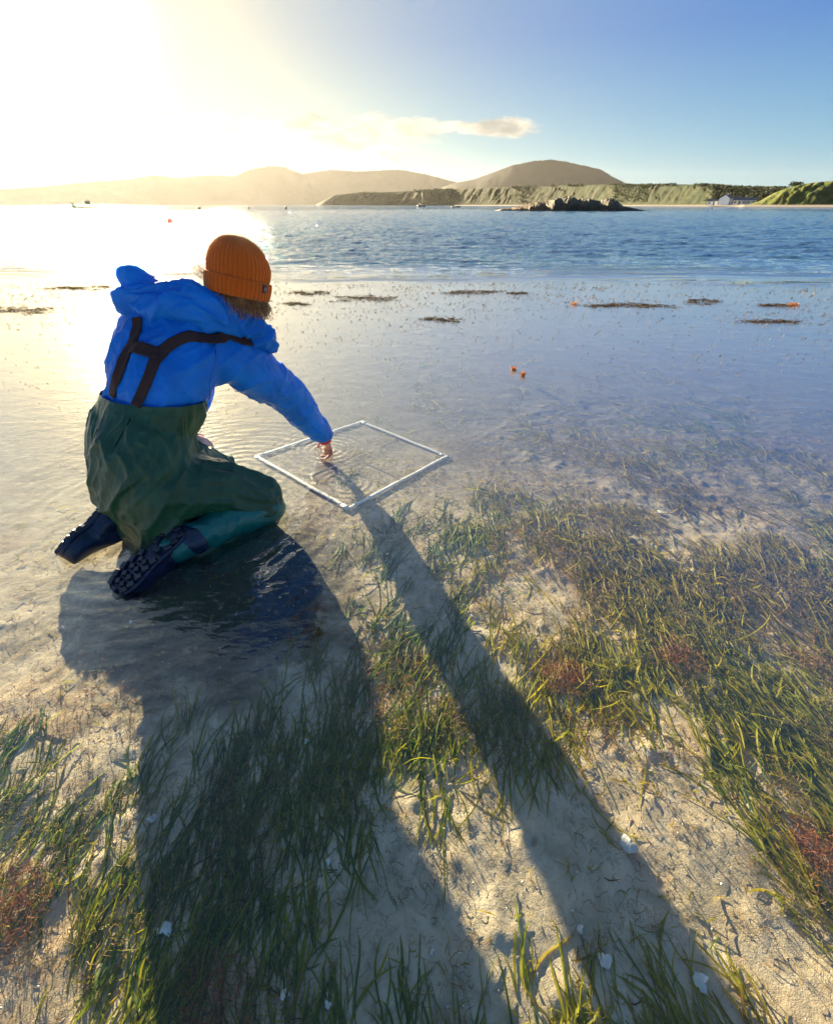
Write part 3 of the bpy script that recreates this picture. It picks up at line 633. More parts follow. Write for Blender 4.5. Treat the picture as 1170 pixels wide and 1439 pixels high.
# the near shin below the rolled thigh fabric
mb = MB()
limb(mb, [(-0.685, 1.735, 0.030), (-0.80, 1.605, 0.052), (-0.90, 1.485, 0.055), (-0.955, 1.42, 0.050)], [0.082, 0.080, 0.066, 0.060], 22)
own(remeshed('wader_shin', mb, 0.006, m_shin, None, 4, lambda co, no: folds(co, (0.75, -0.1, 0.5), 11, 3, 2.4, 1.4, 4.0) * 0.012))

# jacket
mb = MB()
loft(mb, [((-1.075, 1.71, 0.44), (.85, -.5, 0), 0.178, 0.140), ((-1.045, 1.75, 0.53), (.92, -.38, 0), 0.182, 0.145), ((-1.01, 1.785, 0.61), (.96, -.25, 0), 0.200, 0.150), ((-0.965, 1.83, 0.69), (.99, -.10, -.02), 0.205, 0.140),
          ((-0.925, 1.87, 0.755), (1, .06, -.10), 0.195, 0.115), ((-0.885, 1.905, 0.81), (1, .12, -.15), 0.120, 0.090)], power=0.9)
limb(mb, [(-0.86, 1.87, 0.66), (-0.760, 1.925, 0.655), (-0.70, 2.03, 0.545), elR, (-0.590, 2.28, 0.255), wrR + V((-.003, -.006, 0.020))], [0.11, 0.114, 0.104, 0.092, 0.074, 0.055], 24)
limb(mb, [(-0.98, 1.87, 0.70), shL + V((0.01, -0.01, -.03)), (-1.12, 2.04, 0.66), elL, (-1.15, 2.09, 0.37), wrL + V((-.01, 0, 0.03))], [0.10, 0.098, 0.09, 0.076, 0.06, 0.048], 24)
ell(mb, (-1.035, 2.04, 0.50), (0.09, 0.17, 0.15))
def jd(co, no):
    armd = np.array((elR - shR).normalized())
    arm = np.clip((co[:, 1] - 1.90) / 0.10, 0, 1)
    a = folds(co, tuple(armd), 17, 4.0, 3.2, 2.2, 3.0); b_ = folds(co, (0.6, 0.15, 0.75), 11, 5.0, 3.4, 1.8, 6.0)
    cr = folds(co, (0.9, -0.1, 0.3), 17, 2.2, 2.2, 1.5, 8.0)
    low = np.clip((0.45 - co[:, 2]) / 0.2, 0, 1) * arm
    return b_ * 0.018 * (1 - arm) + folds(co, (0.7, 0.3, -0.4), 26, 5, 2.2, 1.2, 12.0) * 0.004 + (a * (1 - low * 0.5) * 0.017 + cr * low * 0.012) * arm
jacket = own(remeshed('jacket', mb, 0.0060, m_jacket, None, 6, jd))
# hood lying crumpled round the neck: a bag of cloth behind, a stand-up rim that runs down past the cheek
mb = MB()
limb(mb, [(-1.035, 1.86, 0.925), (-0.95, 1.86, 0.905), (-0.86, 1.86, 0.895), (-0.76, 1.865, 0.865), (-0.685, 1.91, 0.81), (-0.645, 1.97, 0.73), (-0.625, 2.00, 0.675)], [0.038, 0.044, 0.045, 0.045, 0.046, 0.044, 0.028], 18)
limb(mb, [(-1.095, 1.87, 0.885), (-1.0, 1.82, 0.872), (-0.89, 1.815, 0.860), (-0.79, 1.84, 0.835), (-0.71, 1.885, 0.785)], [0.034, 0.044, 0.046, 0.046, 0.038], 18)
limb(mb, [(-1.06, 1.93, 0.90), (-1.0, 2.0, 0.88), (-0.88, 2.04, 0.86), (-0.74, 2.03, 0.80), (-0.66, 2.02, 0.74)], [0.03, 0.035, 0.035, 0.035, 0.03], 14)
ell(mb, (-0.93, 1.85, 0.845), (0.14, 0.07, 0.055)); ell(mb, (-0.80, 1.88, 0.825), (0.11, 0.075, 0.06))
ell(mb, (-1.035, 1.865, 0.945), (0.040, 0.035, 0.028), Matrix.Rotation(0.5, 3, 'Y'))
hood = own(remeshed('hood', mb, 0.0055, m_jacket, None, 4, lambda co, no: folds(co, (0.85, 0.25, -0.28), 14, 4.0, 2.4, 2.2, 7.0) * 0.042 + folds(co, (0.5, 0.3, 0.6), 22, 2.5, 2.0, 1.5, 2.0) * 0.006))
# hem seam line of the hood
# straps laid on the back of the jacket
from mathutils.bvhtree import BVHTree
dg = bpy.context.evaluated_depsgraph_get()
bvh = BVHTree.FromPolygons([tuple(v.co) for v in jacket.data.vertices] + [tuple(v.co) for v in waders.data.vertices],
                           [tuple(p.vertices) for p in jacket.data.polygons] + [tuple(i + len(jacket.data.vertices) for i in p.vertices) for p in waders.data.polygons])
def strap(name, pts, width, lift=0.006, mat=None, thick=0.004, n=8):
    mb = MB(); q = catmull([p + (wd_,) for p, wd_ in zip(pts, width)], n); cs, ns = [], []
    for p in q:
        loc, nrm, _, _ = bvh.find_nearest(PM @ V(p[:3])); cs.append(loc); ns.append(nrm)
    ns = [sum((ns[j] for j in range(max(0, i - 4), min(len(ns), i + 5))), V()).normalized() for i in range(len(ns))]
    hs = [(c) for c in cs]
    hs = [sum((hs[j] for j in range(max(0, i - 2), min(len(hs), i + 3))), V()) / len(range(max(0, i - 2), min(len(hs), i + 3))) for i in range(len(hs))]
    vs, fs = [], []
    for i, c in enumerate(hs):
        t = (hs[min(i + 1, len(hs) - 1)] - hs[max(i - 1, 0)]).normalized(); sd = t.cross(ns[i]).normalized(); h = q[i][3] / 2
        for k in range(7):
            u = (k / 6 - 0.5) * 2; p = c + sd * u * h
            loc, nrm, _, _ = bvh.find_nearest(p + ns[i] * 0.01)
            base = p + ns[i] * max(0.0, (loc - p).dot(ns[i]))
            vs.append(base + ns[i] * lift)
        for k in range(7): vs.append(vs[-7] - ns[i] * (thick + lift) if False else vs[len(vs) - 7] - ns[i] * thick)
    for i in range(len(hs) - 1):
        o = i * 14; o2 = o + 14
        for k in range(6):
            fs.append((o + k, o + k + 1, o2 + k + 1, o2 + k)); fs.append((o + 7 + k + 1, o + 7 + k, o2 + 7 + k, o2 + 7 + k + 1))
        fs.append((o, o2, o2 + 7, o + 7)); fs.append((o2 + 6, o + 6, o + 13, o2 + 13))
    mb.add(vs, fs); ob = mb.build(name, mat or m_webbing); ob.parent = person; return ob
strap('strap', [(-1.128, 1.65, 0.575), (-1.085, 1.67, 0.66), (-1.045, 1.70, 0.735), (-1.02, 1.74, 0.79), (-1.01, 1.80, 0.83)], [0.030, 0.034, 0.036, 0.036, 0.034])
strap('strap', [(-1.025, 1.585, 0.560), (-0.975, 1.62, 0.65), (-0.945, 1.66, 0.715), (-0.91, 1.70, 0.755)], [0.034, 0.036, 0.040, 0.044])
strap('strap', [(-0.925, 1.69, 0.74), (-0.865, 1.735, 0.775), (-0.79, 1.775, 0.79), (-0.71, 1.81, 0.785), (-0.655, 1.86, 0.765), (-0.64, 1.92, 0.73)], [0.040, 0.040, 0.040, 0.040, 0.040, 0.036])
strap('cross_strap', [(-1.035, 1.71, 0.748), (-0.985, 1.69, 0.748), (-0.925, 1.685, 0.735)], [0.050, 0.046, 0.044], lift=0.008)
for pts in ([(-1.165, 1.585, 0.42), (-1.155, 1.60, 0.48), (-1.145, 1.62, 0.552)], [(-1.09, 1.535, 0.42), (-1.06, 1.55, 0.48), (-1.04, 1.565, 0.548)]):
    strap('wader_seam', pts, [0.006, 0.006, 0.006], lift=0.004, mat=m_wader, thick=0.003)

hbvh = BVHTree.FromPolygons([tuple(v.co) for v in hood.data.vertices], [tuple(p.vertices) for p in hood.data.polygons]); jb = bvh; bvh = hbvh
strap('hood_seam', [(-1.04, 1.84, 0.96), (-0.95, 1.83, 0.94), (-0.86, 1.83, 0.93), (-0.76, 1.84, 0.89), (-0.68, 1.89, 0.83), (-0.64, 1.94, 0.75)], [0.005] * 6, lift=0.002, mat=m_jacket, thick=0.003)
bvh = jb
strap('sleeve_seam', [tuple(shR + V((0.02, -0.10, 0.02))), tuple(shR.lerp(elR, 0.5) + V((0.02, -0.08, 0))), tuple(elR + V((0.02, -0.08, 0))), tuple(elR.lerp(wrR, 0.6) + V((0.02, -0.06, 0))), tuple(wrR + V((0.0, -0.05, 0.02)))], [0.005] * 5, lift=0.002, mat=m_jacket, thick=0.003)
strap('shoulder_seam', [(-0.77, 1.78, 0.50), (-0.80, 1.74, 0.60), (-0.78, 1.79, 0.70), (-0.76, 1.85, 0.77)], [0.005] * 4, lift=0.002, mat=m_jacket, thick=0.003)
# knitted beanie: ribbed dome with a turned-up cuff
m_knit, t = material('orange_rib_knit')
v = t('ShaderNodeTexCoord').outputs['Object']
n = t.noise(v, 240, 3, 0.6)
c = t.mix(n, (0.27, 0.045, 0.002), (0.50, 0.115, 0.006))
b = t('ShaderNodeBump', {'Height': t.noise(v, 500, 2, 0.6), 'Strength': 1.0, 'Distance': 0.0012})
p = t('ShaderNodeBsdfPrincipled', {'Base Color': c, 'Roughness': 0.9, 'Sheen Weight': 0.5, 'Sheen Tint': (1, .7, .4, 1), 'Normal': b, 'Specular IOR Level': 0.2})
t('ShaderNodeOutputMaterial', {'Surface': p})
BASE = HEADC + HA * 0.004 - FACE * 0.004
def dome(prof, ribs, amp, seg, wall):
    """prof: (height, radius); ribbed surface of revolution about the head axis, slightly long front to back"""
    vs, fs = [], []
    pr = catmull([(h, r) for h, r in prof], 6)
    for i, (h, r) in enumerate(pr):
        ri = min(1.0, r / 0.06)
        for k in range(seg):
            a = 2 * math.pi * k / seg
            rb = amp * (abs(math.cos(a * ribs / 2)) ** 0.8 - 0.5) * ri
            rr_ = r + rb
            vs.append(BASE + HR @ V((rr_ * 1.06 * math.cos(a) - 0.10 * max(0, h - 0.05), rr_ * 0.97 * math.sin(a), h)))
    for i in range(len(pr) - 1):
        for k in range(seg): fs.append((i * seg + k, i * seg + (k + 1) % seg, (i + 1) * seg + (k + 1) % seg, (i + 1) * seg + k))
    return vs, fs
mb = MB()
vs, fs = dome([(-0.012, 0.092), (0.0, 0.104), (0.03, 0.109), (0.06, 0.107), (0.095, 0.094), (0.122, 0.072), (0.139, 0.046), (0.147, 0.020), (0.149, 0.001)], 46, 0.0048, 460, 0)
mb.add(vs, fs)
beanie = own(mb.build('beanie', m_knit))
mb = MB()
vs, fs = dome([(-0.050, 0.100), (-0.055, 0.108), (-0.050, 0.112), (-0.02, 0.1155), (0.004, 0.1155), (0.009, 0.112), (0.008, 0.106)], 46, 0.0048, 460, 0)
mb.add(vs, fs); cuff = own(mb.build('beanie_cuff', m_knit)); cuff.data.transform(Matrix.Translation(V(person.location))); cuff.data.transform(PM); cuff.parent = beanie
def cuff_pt(a, h, r): return BASE + HR @ V((r * 1.06 * math.cos(a), r * 0.97 * math.sin(a), h))
mb = MB()
LA = R(-62)
A_, B_ = LA - 0.075, LA + 0.075
for da, db in ((A_, B_),):
    q = [cuff_pt(a, h, r) for r in (0.1175, 0.1205) for h in (-0.024, 0.006) for a in (da, db)]
    mb.add(q, [(0, 1, 3, 2), (4, 6, 7, 5), (0, 4, 5, 1), (2, 3, 7, 6), (0, 2, 6, 4), (1, 5, 7, 3)])
m_label = simple('dark_woven_label', (0.012, 0.010, 0.02), 0.6)
lb = own(mb.build('beanie_label', m_label, smooth=False)); lb.parent = beanie
mb = MB()
q = [cuff_pt(LA + a, h, r) for r in (0.1206, 0.1215) for h, a in ((-0.016, -0.03), (-0.016, 0.03), (-0.004, 0.03), (-0.004, -0.03))]
mb.add(q, [(0, 1, 2, 3), (7, 6, 5, 4), (0, 4, 5, 1), (1, 5, 6, 2), (2, 6, 7, 3), (3, 7, 4, 0)])
lm = own(mb.build('label_mark', simple('pale_label_thread', (0.10, 0.11, 0.25), 0.6), smooth=False)); lm.parent = beanie

# hair escaping below the beanie and blowing towards the sun
mb = MB(); rs = random.Random(5)
for k in range(620):
    a = R(rs.uniform(95, 275)) if k % 3 else R(rs.uniform(-85, -35))         # behind the head; the near cheek
    r0 = 0.090 + rs.uniform(-0.006, 0.008)
    p0 = BASE + HR @ V((r0 * 1.06 * math.cos(a), r0 * 0.97 * math.sin(a), -0.03 + rs.uniform(-0.02, 0.01)))
    down = V((0.02, -0.01, -1.0)) * rs.uniform(0.05, 0.085)
    out_ = (HR @ V((math.cos(a), math.sin(a), 0))) * rs.uniform(-0.01, 0.03)
    pts = [p0, p0 + down * 0.4 + out_ * 0.6, p0 + down * 0.75 + out_ * rs.uniform(0.4, 1.2), p0 + down + out_ * rs.uniform(0, 1.2) + V((rs.uniform(-.012, .012),) * 3)]
    mb.tube(catmull(pts, 3), 0.0009, 3, cap=False)
for k in range(46):                                                         # flying wisps
    a = R(rs.uniform(130, 215)); p0 = BASE + HR @ V((0.100 * math.cos(a), 0.094 * math.sin(a), -0.03 + rs.uniform(-.01, .02)))
    L = rs.uniform(0.03, 0.085); w_ = V((-0.9, 0.1, rs.uniform(0.0, 1.1))).normalized()
    pts = [p0, p0 + w_ * L * 0.4 + V((0, 0, rs.uniform(-.01, .015))), p0 + w_ * L * 0.8 + V((rs.uniform(-.015, .01), 0, rs.uniform(.0, .02))), p0 + w_ * L + V((rs.uniform(-.01, .02), 0, rs.uniform(0.0, .02)))]
    mb.tube(catmull(pts, 4), 0.0006, 3, cap=False)
own(mb.build('hair', m_hair))

# red bands where the cuffs end
def band(c, d, r, h, name):
    d = d.normalized(); mb = MB(); mb.tube([c - d * h, c - d * h * 0.5, c + d * h * 0.5, c + d * h], [r * 0.97, r * 1.03, r * 1.03, r * 0.95], 22); return own(mb.build(name, m_red))
band(wrR + V((0.004, 0.002, -0.020)), V((0.15, 0.2, -1.0)), 0.036, 0.012, 'wrist_cuff')
band(wrL + V((0.008, 0.0, -0.006)), V((0.62, 0.05, -0.42)), 0.035, 0.014, 'wrist_cuff')

# boots: shaped upper, thick sole and separate lugs; sole turned up behind the kneeling leg
def boot(heel, toe, wvec, ankle, name='boot'):
    L = (toe - heel); ln = L.length; Ld = L.normalized(); W = (wvec - Ld * wvec.dot(Ld)).normalized(); N = W.cross(Ld)
    if N.z < 0: N = -N
    rot = Matrix((Ld, W, N)).transposed()
    outline = [(0.0, 0.020), (0.02, 0.038), (0.08, 0.046), (0.20, 0.048), (0.35, 0.045), (0.48, 0.046), (0.62, 0.055), (0.76, 0.061), (0.88, 0.056), (0.96, 0.041), (1.0, 0.020)]
    o = catmull([(u * ln, h_, 0.008 * math.sin(math.pi * min(1, u * 1.6)) + 0.03 * max(0, u - 0.72)) for u, h_ in outline], 4)
    mb = MB(); vs, fs = [], []
    # upper: from the sole down to the instep (which lies on the seabed)
    for u, h_, bend in o:
        hh_ = (0.160 - 0.10 * (u / ln)) if u / ln < 0.75 else 0.085 - 0.10 * (u / ln - 0.75)
        row = []
        for k in range(14):
            a = math.pi * k / 13
            row.append(rot @ V((u, math.cos(a) * h_ * 0.93, -bend - 0.004 - math.sin(a) ** 0.7 * hh_)) + heel)
        vs.append(row)
    flat = [q for r_ in vs for q in r_]; M_ = 14
    for i in range(len(vs) - 1):
        for k in range(M_ - 1): fs.append((i * M_ + k, i * M_ + k + 1, (i + 1) * M_ + k + 1, (i + 1) * M_ + k))
        fs.append((i * M_ + M_ - 1, i * M_, (i + 1) * M_, (i + 1) * M_ + M_ - 1))
    fs += [tuple(range(M_))[::-1], tuple((len(vs) - 1) * M_ + k for k in range(M_))]
    mb.add(flat, fs)
    limb(mb, [heel + Ld * 0.10 - N * 0.055, heel + Ld * 0.04 - N * 0.05, ankle], [0.050, 0.062, 0.066], 18)
    up = remeshed(name, mb, 0.005, m_boot, None, 3); own(up)
    # sole slab with a raised rim
    mb = MB(); vs, fs = [], []
    for u, h_, bend in o:
        for y, z in ((-1.0, -0.012), (-1.06, 0.0), (-1.0, 0.009), (-0.9, 0.006), (0.9, 0.006), (1.0, 0.009), (1.06, 0.0), (1.0, -0.012)):
            vs.append(rot @ V((u, y * h_, z - bend)) + heel)
    for i in range(len(o) - 1):
        for k in range(8): fs.append((i * 8 + k, i * 8 + (k + 1) % 8, (i + 1) * 8 + (k + 1) % 8, (i + 1) * 8 + k))
    fs += [tuple(range(8))[::-1], tuple((len(o) - 1) * 8 + k for k in range(8))]
    mb.add(vs, fs); so_ = own(mb.build('boot_sole', m_boot)); so_.parent = up
    # lugs
    def at(u, y):
        x = u * ln; j = min(range(len(o)), key=lambda q: abs(o[q][0] - x)); return x, y * o[j][1], -o[j][2]
    spots = [(u, y, 0.030 if abs(y) > 0.5 else 0.022, 0.021, 0.35 * s_) for u in (0.08, 0.18, 0.28) for y, s_ in ((-0.74, 1), (0.74, -1))]
    spots += [(0.05, 0.0, 0.022, 0.03, 0)] + [(u, y, 0.030, 0.021, 0.4 * s_) for u in (0.50, 0.61, 0.72, 0.83, 0.92) for y, s_ in ((-0.78, 1), (0.78, -1))]
    spots += [(u, y, 0.020, 0.020, 0.7 * s_) for u in (0.56, 0.67, 0.78, 0.88) for y, s_ in ((-0.24, 1), (0.24, -1))] + [(0.975, 0.0, 0.016, 0.026, 0)] + [(0.19, 0.0, 0.022, 0.020, 0), (0.37, 0.0, 0.026, 0.03, 0)]
    for u, y, lx, ly, ra in spots:
        x, yy, zz = at(u, y); mb = MB(); rz = Matrix.Rotation(ra, 3, 'Z'); h0 = 0.014
        q = []
        for zz_, k_ in ((0.0, 1.0), (h0 * 0.8, 0.92), (h0, 0.78)):
            for ax, ay in ((-1, -1), (1, -1), (1, 1), (-1, 1)):
                q.append(heel + rot @ (V((x, yy, zz + 0.005 + zz_)) + rz @ V((ax * lx * 0.5 * k_, ay * ly * 0.5 * k_, 0))))
        mb.add(q, [(3, 2, 1, 0)] + [(i * 4 + k, i * 4 + (k + 1) % 4, (i + 1) * 4 + (k + 1) % 4, (i + 1) * 4 + k) for i in range(2) for k in range(4)] + [(8, 9, 10, 11)])
        lg = own(mb.build('lug', m_lug, smooth=False)); lg.parent = up
    return up
boot(V((-0.925, 1.455, 0.125)), V((-1.105, 1.215, 0.012)), V((0.80, -0.55, -0.10)), V((-0.90, 1.47, 0.055)))
boot(V((-1.335, 1.635, 0.105)), V((-1.460, 1.440, 0.000)), V((0.62, -0.42, 0.62)), V((-1.25, 1.68, 0.05)))

# ------------------------------------------------------------------ the square survey frame
m_pvc = simple('wet_white_plastic', (0.84, 0.83, 0.77), 0.5, col2=(0.90, 0.90, 0.87), scale=6, bump=0.0006, bscale=60)
QA, QB, QC, QD = [V(p) for p in ((-0.334, 1.872, -0.061), (0.182, 2.438, -0.064), (-0.378, 2.965, -0.066), (-0.952, 2.438, -0.064))]
quadrat = empty('survey_quadrat', ((QA + QC) / 2)[:])
tag(quadrat, 'white square survey frame lying just under the water beside the kneeling person', 'survey frame')
for a, b in ((QA, QB), (QB, QC), (QC, QD), (QD, QA)):
    d = (b - a).normalized(); mb = MB()
    n_ = 14; sg = d.cross(V((0, 0, 1)))
    pts = [a + d * 0.012 + (b - a - d * 0.024) * (i / n_) + sg * 0.0015 * math.sin(i * 0.9) for i in range(n_ + 1)]
    mb.tube([p - V(quadrat.location) for p in pts], 0.0125, 8, 0.4)
    mb.build('side_bar', m_pvc, quadrat)
for a, b, c in ((QD, QA, QB), (QA, QB, QC), (QB, QC, QD), (QC, QD, QA)):
    d1 = (a - b).normalized(); d2 = (c - b).normalized(); mb = MB()
    mb.tube([b + d1 * 0.05 - V(quadrat.location), b - V(quadrat.location) - (d1 + d2) * 0.004], 0.0140, 8, 0.45); mb.tube([b - V(quadrat.location) - (d1 + d2) * 0.004, b + d2 * 0.05 - V(quadrat.location)], 0.0125, 8, 0.4)
    mb.build('corner_joint', m_pvc, quadrat)
for f0, f1 in (((QA + QB) / 2, (QC + QD) / 2), ((QB + QC) / 2, (QD + QA) / 2)):
    mb = MB(); mb.tube([f0 - V(quadrat.location) + V((0, 0, -0.006)), f1 - V(quadrat.location) + V((0, 0, -0.008))], 0.0018, 5); mb.build('cross_string', simple('pale_cord', (0.5, 0.5, 0.46), 0.8), quadrat)

# ------------------------------------------------------------------ weeds, shells and flotsam of the shallows
def bedz(x, y): return bed_height(np.atleast_1d(np.asarray(x, float)), np.atleast_1d(np.asarray(y, float)))
def smooth01(x, a, b): u = np.clip((x - a) / (b - a), 0, 1); return u * u * (3 - 2 * u)
def meadow(x, y):
    """how thick the eelgrass stands"""
    big = fbm(x * 2.3 + 60, y * 2.3 + 20, 3)
    right = smooth01(x, 0.15 + 0.25 * y, 0.75 + 0.25 * y)
    d = 0.34 * (1 - smooth01(y, 0.7, 1.15)) * (0.75 + 0.5 * smooth01(np.abs(x + 0.2), 0.5, 0.2))
    d = d + 0.50 * right * (1 - smooth01(y, 1.25, 2.0)) + 0.20 * smooth01(x, -0.3, 0.3) * (1 - smooth01(y, 1.6, 2.6))
    d = d + 0.07 * smooth01(x, -0.1, 0.8) * (1 - smooth01(y, 2.5, 4.2)) * (y > 1.5) + 0.012
    d = d * (1 - 0.95 * smooth01(-x, 0.25, 0.6) * smooth01(y, 0.72, 0.95))       # bare silt round the kneeling person
    d = d * (1 - 0.9 * (smooth01(-x, 0.3, 0.1) * smooth01(x, 0.35, 0.25) * 0 + (np.hypot(x - 0.27, y - 0.42) < 0.07)))
    d = d * (1 - 0.5 * smooth01(-x, 0.45, 0.7))
    return d * smooth01(big, 0.44, 0.60) * 1.9
m_grass, t = material('eelgrass_blades')
tone = t('ShaderNodeAttribute', attribute_name='tone').outputs['Fac']; al = t('ShaderNodeAttribute', attribute_name='along').outputs['Fac']
c = t.ramp(tone, (0.0, (0.018, 0.115, 0.016)), (0.30, (0.11, 0.19, 0.008)), (0.52, (0.32, 0.32, 0.010)), (0.85, (0.40, 0.31, 0.022)), (1.0, (0.15, 0.085, 0.03)))
c = t.mix(t.math('MULTIPLY', t.smooth(al, 0.55, 1.0), t.math('SUBTRACT', 1.0, tone)), c, (0.26, 0.27, 0.03))
c = t.mix(t.math('MULTIPLY', t.smooth(t.noise(t('ShaderNodeNewGeometry').outputs['Position'], 120, 3), 0.55, 0.7), 0.4), c, (0.10, 0.07, 0.03))
p = t('ShaderNodeBsdfPrincipled', {'Base Color': c, 'Roughness': 0.55, 'Specular IOR Level': 0.3}); tr = t('ShaderNodeBsdfTranslucent', {'Color': t.mix(0.6, c, t.mix(1.0, c, (1.6, 1.5, 0.8), 'MULTIPLY'))})
t('ShaderNodeOutputMaterial', {'Surface': t('ShaderNodeMixShader', {0: 0.55, 1: p, 2: tr})})
def ribbons(name, root, head, length, width, rise, tone, mat, seg=7, curl=0.5, zmax=-0.006):
    """many flat blades at once; root (N,3), head = compass heading"""
    N = len(root); s = np.linspace(0, 1, seg + 1)[None, :]
    ph = rng.random(N)[:, None] * 6.28; k1 = rng.normal(0, curl, N)[:, None]; k2 = rng.normal(0, curl * 0.6, N)[:, None]
    th_ = head[:, None] + k1 * s + k2 * np.sin(s * 5 + ph) * 0.5
    st = length[:, None] / seg
    dx = np.sin(th_) * st; dy = np.cos(th_) * st
    x = root[:, 0:1] + np.cumsum(dx, 1) - dx[:, :1]; y = root[:, 1:2] + np.cumsum(dy, 1) - dy[:, :1]
    z = root[:, 2:3] + rise[:, None] * np.sin(np.clip(s * 1.25, 0, 1) * math.pi / 2) + 0.004 * np.sin(s * 7 + ph)
    gz = bed_height(x, y) + 0.002; z = np.clip(np.maximum(z, gz), None, zmax)
    wv = (width[:, None] / 2) * np.clip(np.minimum(0.45 + s * 2.2, (1.03 - s) * 7), 0.12, 1)
    tw = rng.normal(0, 0.85, N)[:, None] + k1 * s * 1.5
    nx = np.cos(th_); ny = -np.sin(th_)
    L_ = np.stack([x - nx * wv * np.cos(tw), y - ny * wv * np.cos(tw), z - wv * np.sin(tw)], -1); R_ = np.stack([x + nx * wv * np.cos(tw), y + ny * wv * np.cos(tw), z + wv * np.sin(tw)], -1)
    co = np.stack([L_, R_], 2).reshape(-1, 3)
    i = np.arange(N)[:, None] * (seg + 1) * 2 + np.arange(seg)[None, :] * 2
    q = np.stack([i, i + 1, i + 3, i + 2], -1).reshape(-1, 4)
    return quads_mesh(name, co, q, mat, attr={'tone': np.repeat(tone, (seg + 1) * 2), 'along': np.tile(np.repeat(s[0], 2), N)})
def scatter(n, x0, x1, y0, y1, dens):
    out = []
    while sum(map(len, out)) < n:
        x = rng.uniform(x0, x1, 4000); y = rng.uniform(y0, y1, 4000); k = rng.random(4000) < dens(x, y); out.append(np.stack([x[k], y[k]], 1))
    return np.concatenate(out)[:n]
tc_ = np.concatenate([scatter(1500, -1.7, 2.4, -0.25, 1.4, meadow), scatter(700, -1.0, 2.9, 1.3, 4.5, meadow)])
nb = rng.integers(5, 17, len(tc_)); own_ = np.repeat(np.arange(len(tc_)), nb); cxy = tc_[own_]; N = len(own_)
rt = cxy + rng.normal(0, 0.010, (N, 2)) * (1 + rng.random((N, 1)) * 1.8)
flip = (rng.random(len(tc_)) < 0.42)[own_]
hd = rng.normal(0, 0.12, len(tc_))[own_] + rng.normal(0, 0.15, N) - 0.12 + (fbm(cxy[:, 0] * 1.2, cxy[:, 1] * 1.2, 2) - 0.5) * 1.2 + math.pi * flip
ln_ = np.clip(rng.lognormal(math.log(0.125), 0.45, N), 0.03, 0.30) * (0.8 + 0.35 * rng.random(len(tc_))[own_]) * (0.62 + 0.38 * smooth01(cxy[:, 1], 0.1, 0.9))
tn = np.clip(fbm(cxy[:, 0] * 1.5 + 9, cxy[:, 1] * 1.5, 2) * 0.9 + 0.02 + 0.16 * smooth01(cxy[:, 0], 0.05, 0.5) - 0.16 * smooth01(np.abs(cxy[:, 0] + 0.25), 0.45, 0.2) + rng.normal(0, 0.13, N), 0, 1)  # blades greener along the body's shadow, its shade painted into the tone
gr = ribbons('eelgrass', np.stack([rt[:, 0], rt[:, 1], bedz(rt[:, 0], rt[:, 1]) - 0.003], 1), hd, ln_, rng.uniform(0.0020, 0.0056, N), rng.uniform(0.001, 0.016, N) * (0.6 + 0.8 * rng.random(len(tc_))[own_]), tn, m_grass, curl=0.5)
tag(gr, 'green and olive eelgrass combed by the current over the seabed', 'eelgrass', kind='stuff')
# short broken blades and litter lying flat
lt = scatter(11000, -2.2, 2.9, -0.2, 3.4, lambda x, y: np.clip(meadow(x, y) * 0.7 + 0.16 * (1 - 0.6 * smooth01(-x, .2, .6) * smooth01(y, .7, 1.)), 0, 1) * smooth01(fbm(x * 7, y * 7, 3), 0.38, 0.6))
N = len(lt)
o = ribbons('eelgrass_litter', np.stack([lt[:, 0], lt[:, 1], bedz(lt[:, 0], lt[:, 1]) + 0.003], 1), rng.uniform(0, 6.28, N), rng.uniform(0.012, 0.065, N), rng.uniform(0.0012, 0.0036, N), rng.uniform(0, 0.006, N), np.clip(rng.normal(0.72, 0.25, N), 0, 1), m_grass, seg=4, curl=1.3)
tag(o, 'brown broken blades lying among the eelgrass', 'plant litter', kind='stuff')
# filamentous algae
m_fuzz, t = material('filament_algae'); tone = t('ShaderNodeAttribute', attribute_name='tone').outputs['Fac']
c = t.ramp(tone, (0.0, (0.12, 0.12, 0.035)), (0.45, (0.27, 0.19, 0.07)), (0.8, (0.38, 0.21, 0.08)), (1.0, (0.36, 0.12, 0.04)))
t('ShaderNodeOutputMaterial', {'Surface': t('ShaderNodeMixShader', {0: 0.35, 1: t('ShaderNodeBsdfPrincipled', {'Base Color': c, 'Roughness': 0.7}), 2: t('ShaderNodeBsdfTranslucent', {'Color': c})})})
fz = scatter(42000, -1.6, 2.6, -0.2, 2.7, lambda x, y: (0.20 + 0.35 * meadow(x, y)) * smooth01(fbm(x * 4.5 + 3, y * 4.5 + 8, 4, .6), 0.40, 0.54) * (1 - 0.8 * smooth01(-x, .25, .6) * smooth01(y, .72, 1.)))
N = len(fz)
o = ribbons('filament_algae', np.stack([fz[:, 0], fz[:, 1], bedz(fz[:, 0], fz[:, 1])], 1), rng.uniform(0, 6.28, N), rng.uniform(0.012, 0.045, N), rng.uniform(0.0009, 0.0019, N), rng.uniform(0.002, 0.026, N), np.clip(fbm(fz[:, 0] * 2 + 70, fz[:, 1] * 2, 3) * 1.3 - 0.15 + rng.normal(0, .1, N), 0, 1), m_fuzz, seg=5, curl=3.0)
tag(o, 'brown and ochre filament algae fuzz on the seabed', 'algae', kind='stuff')

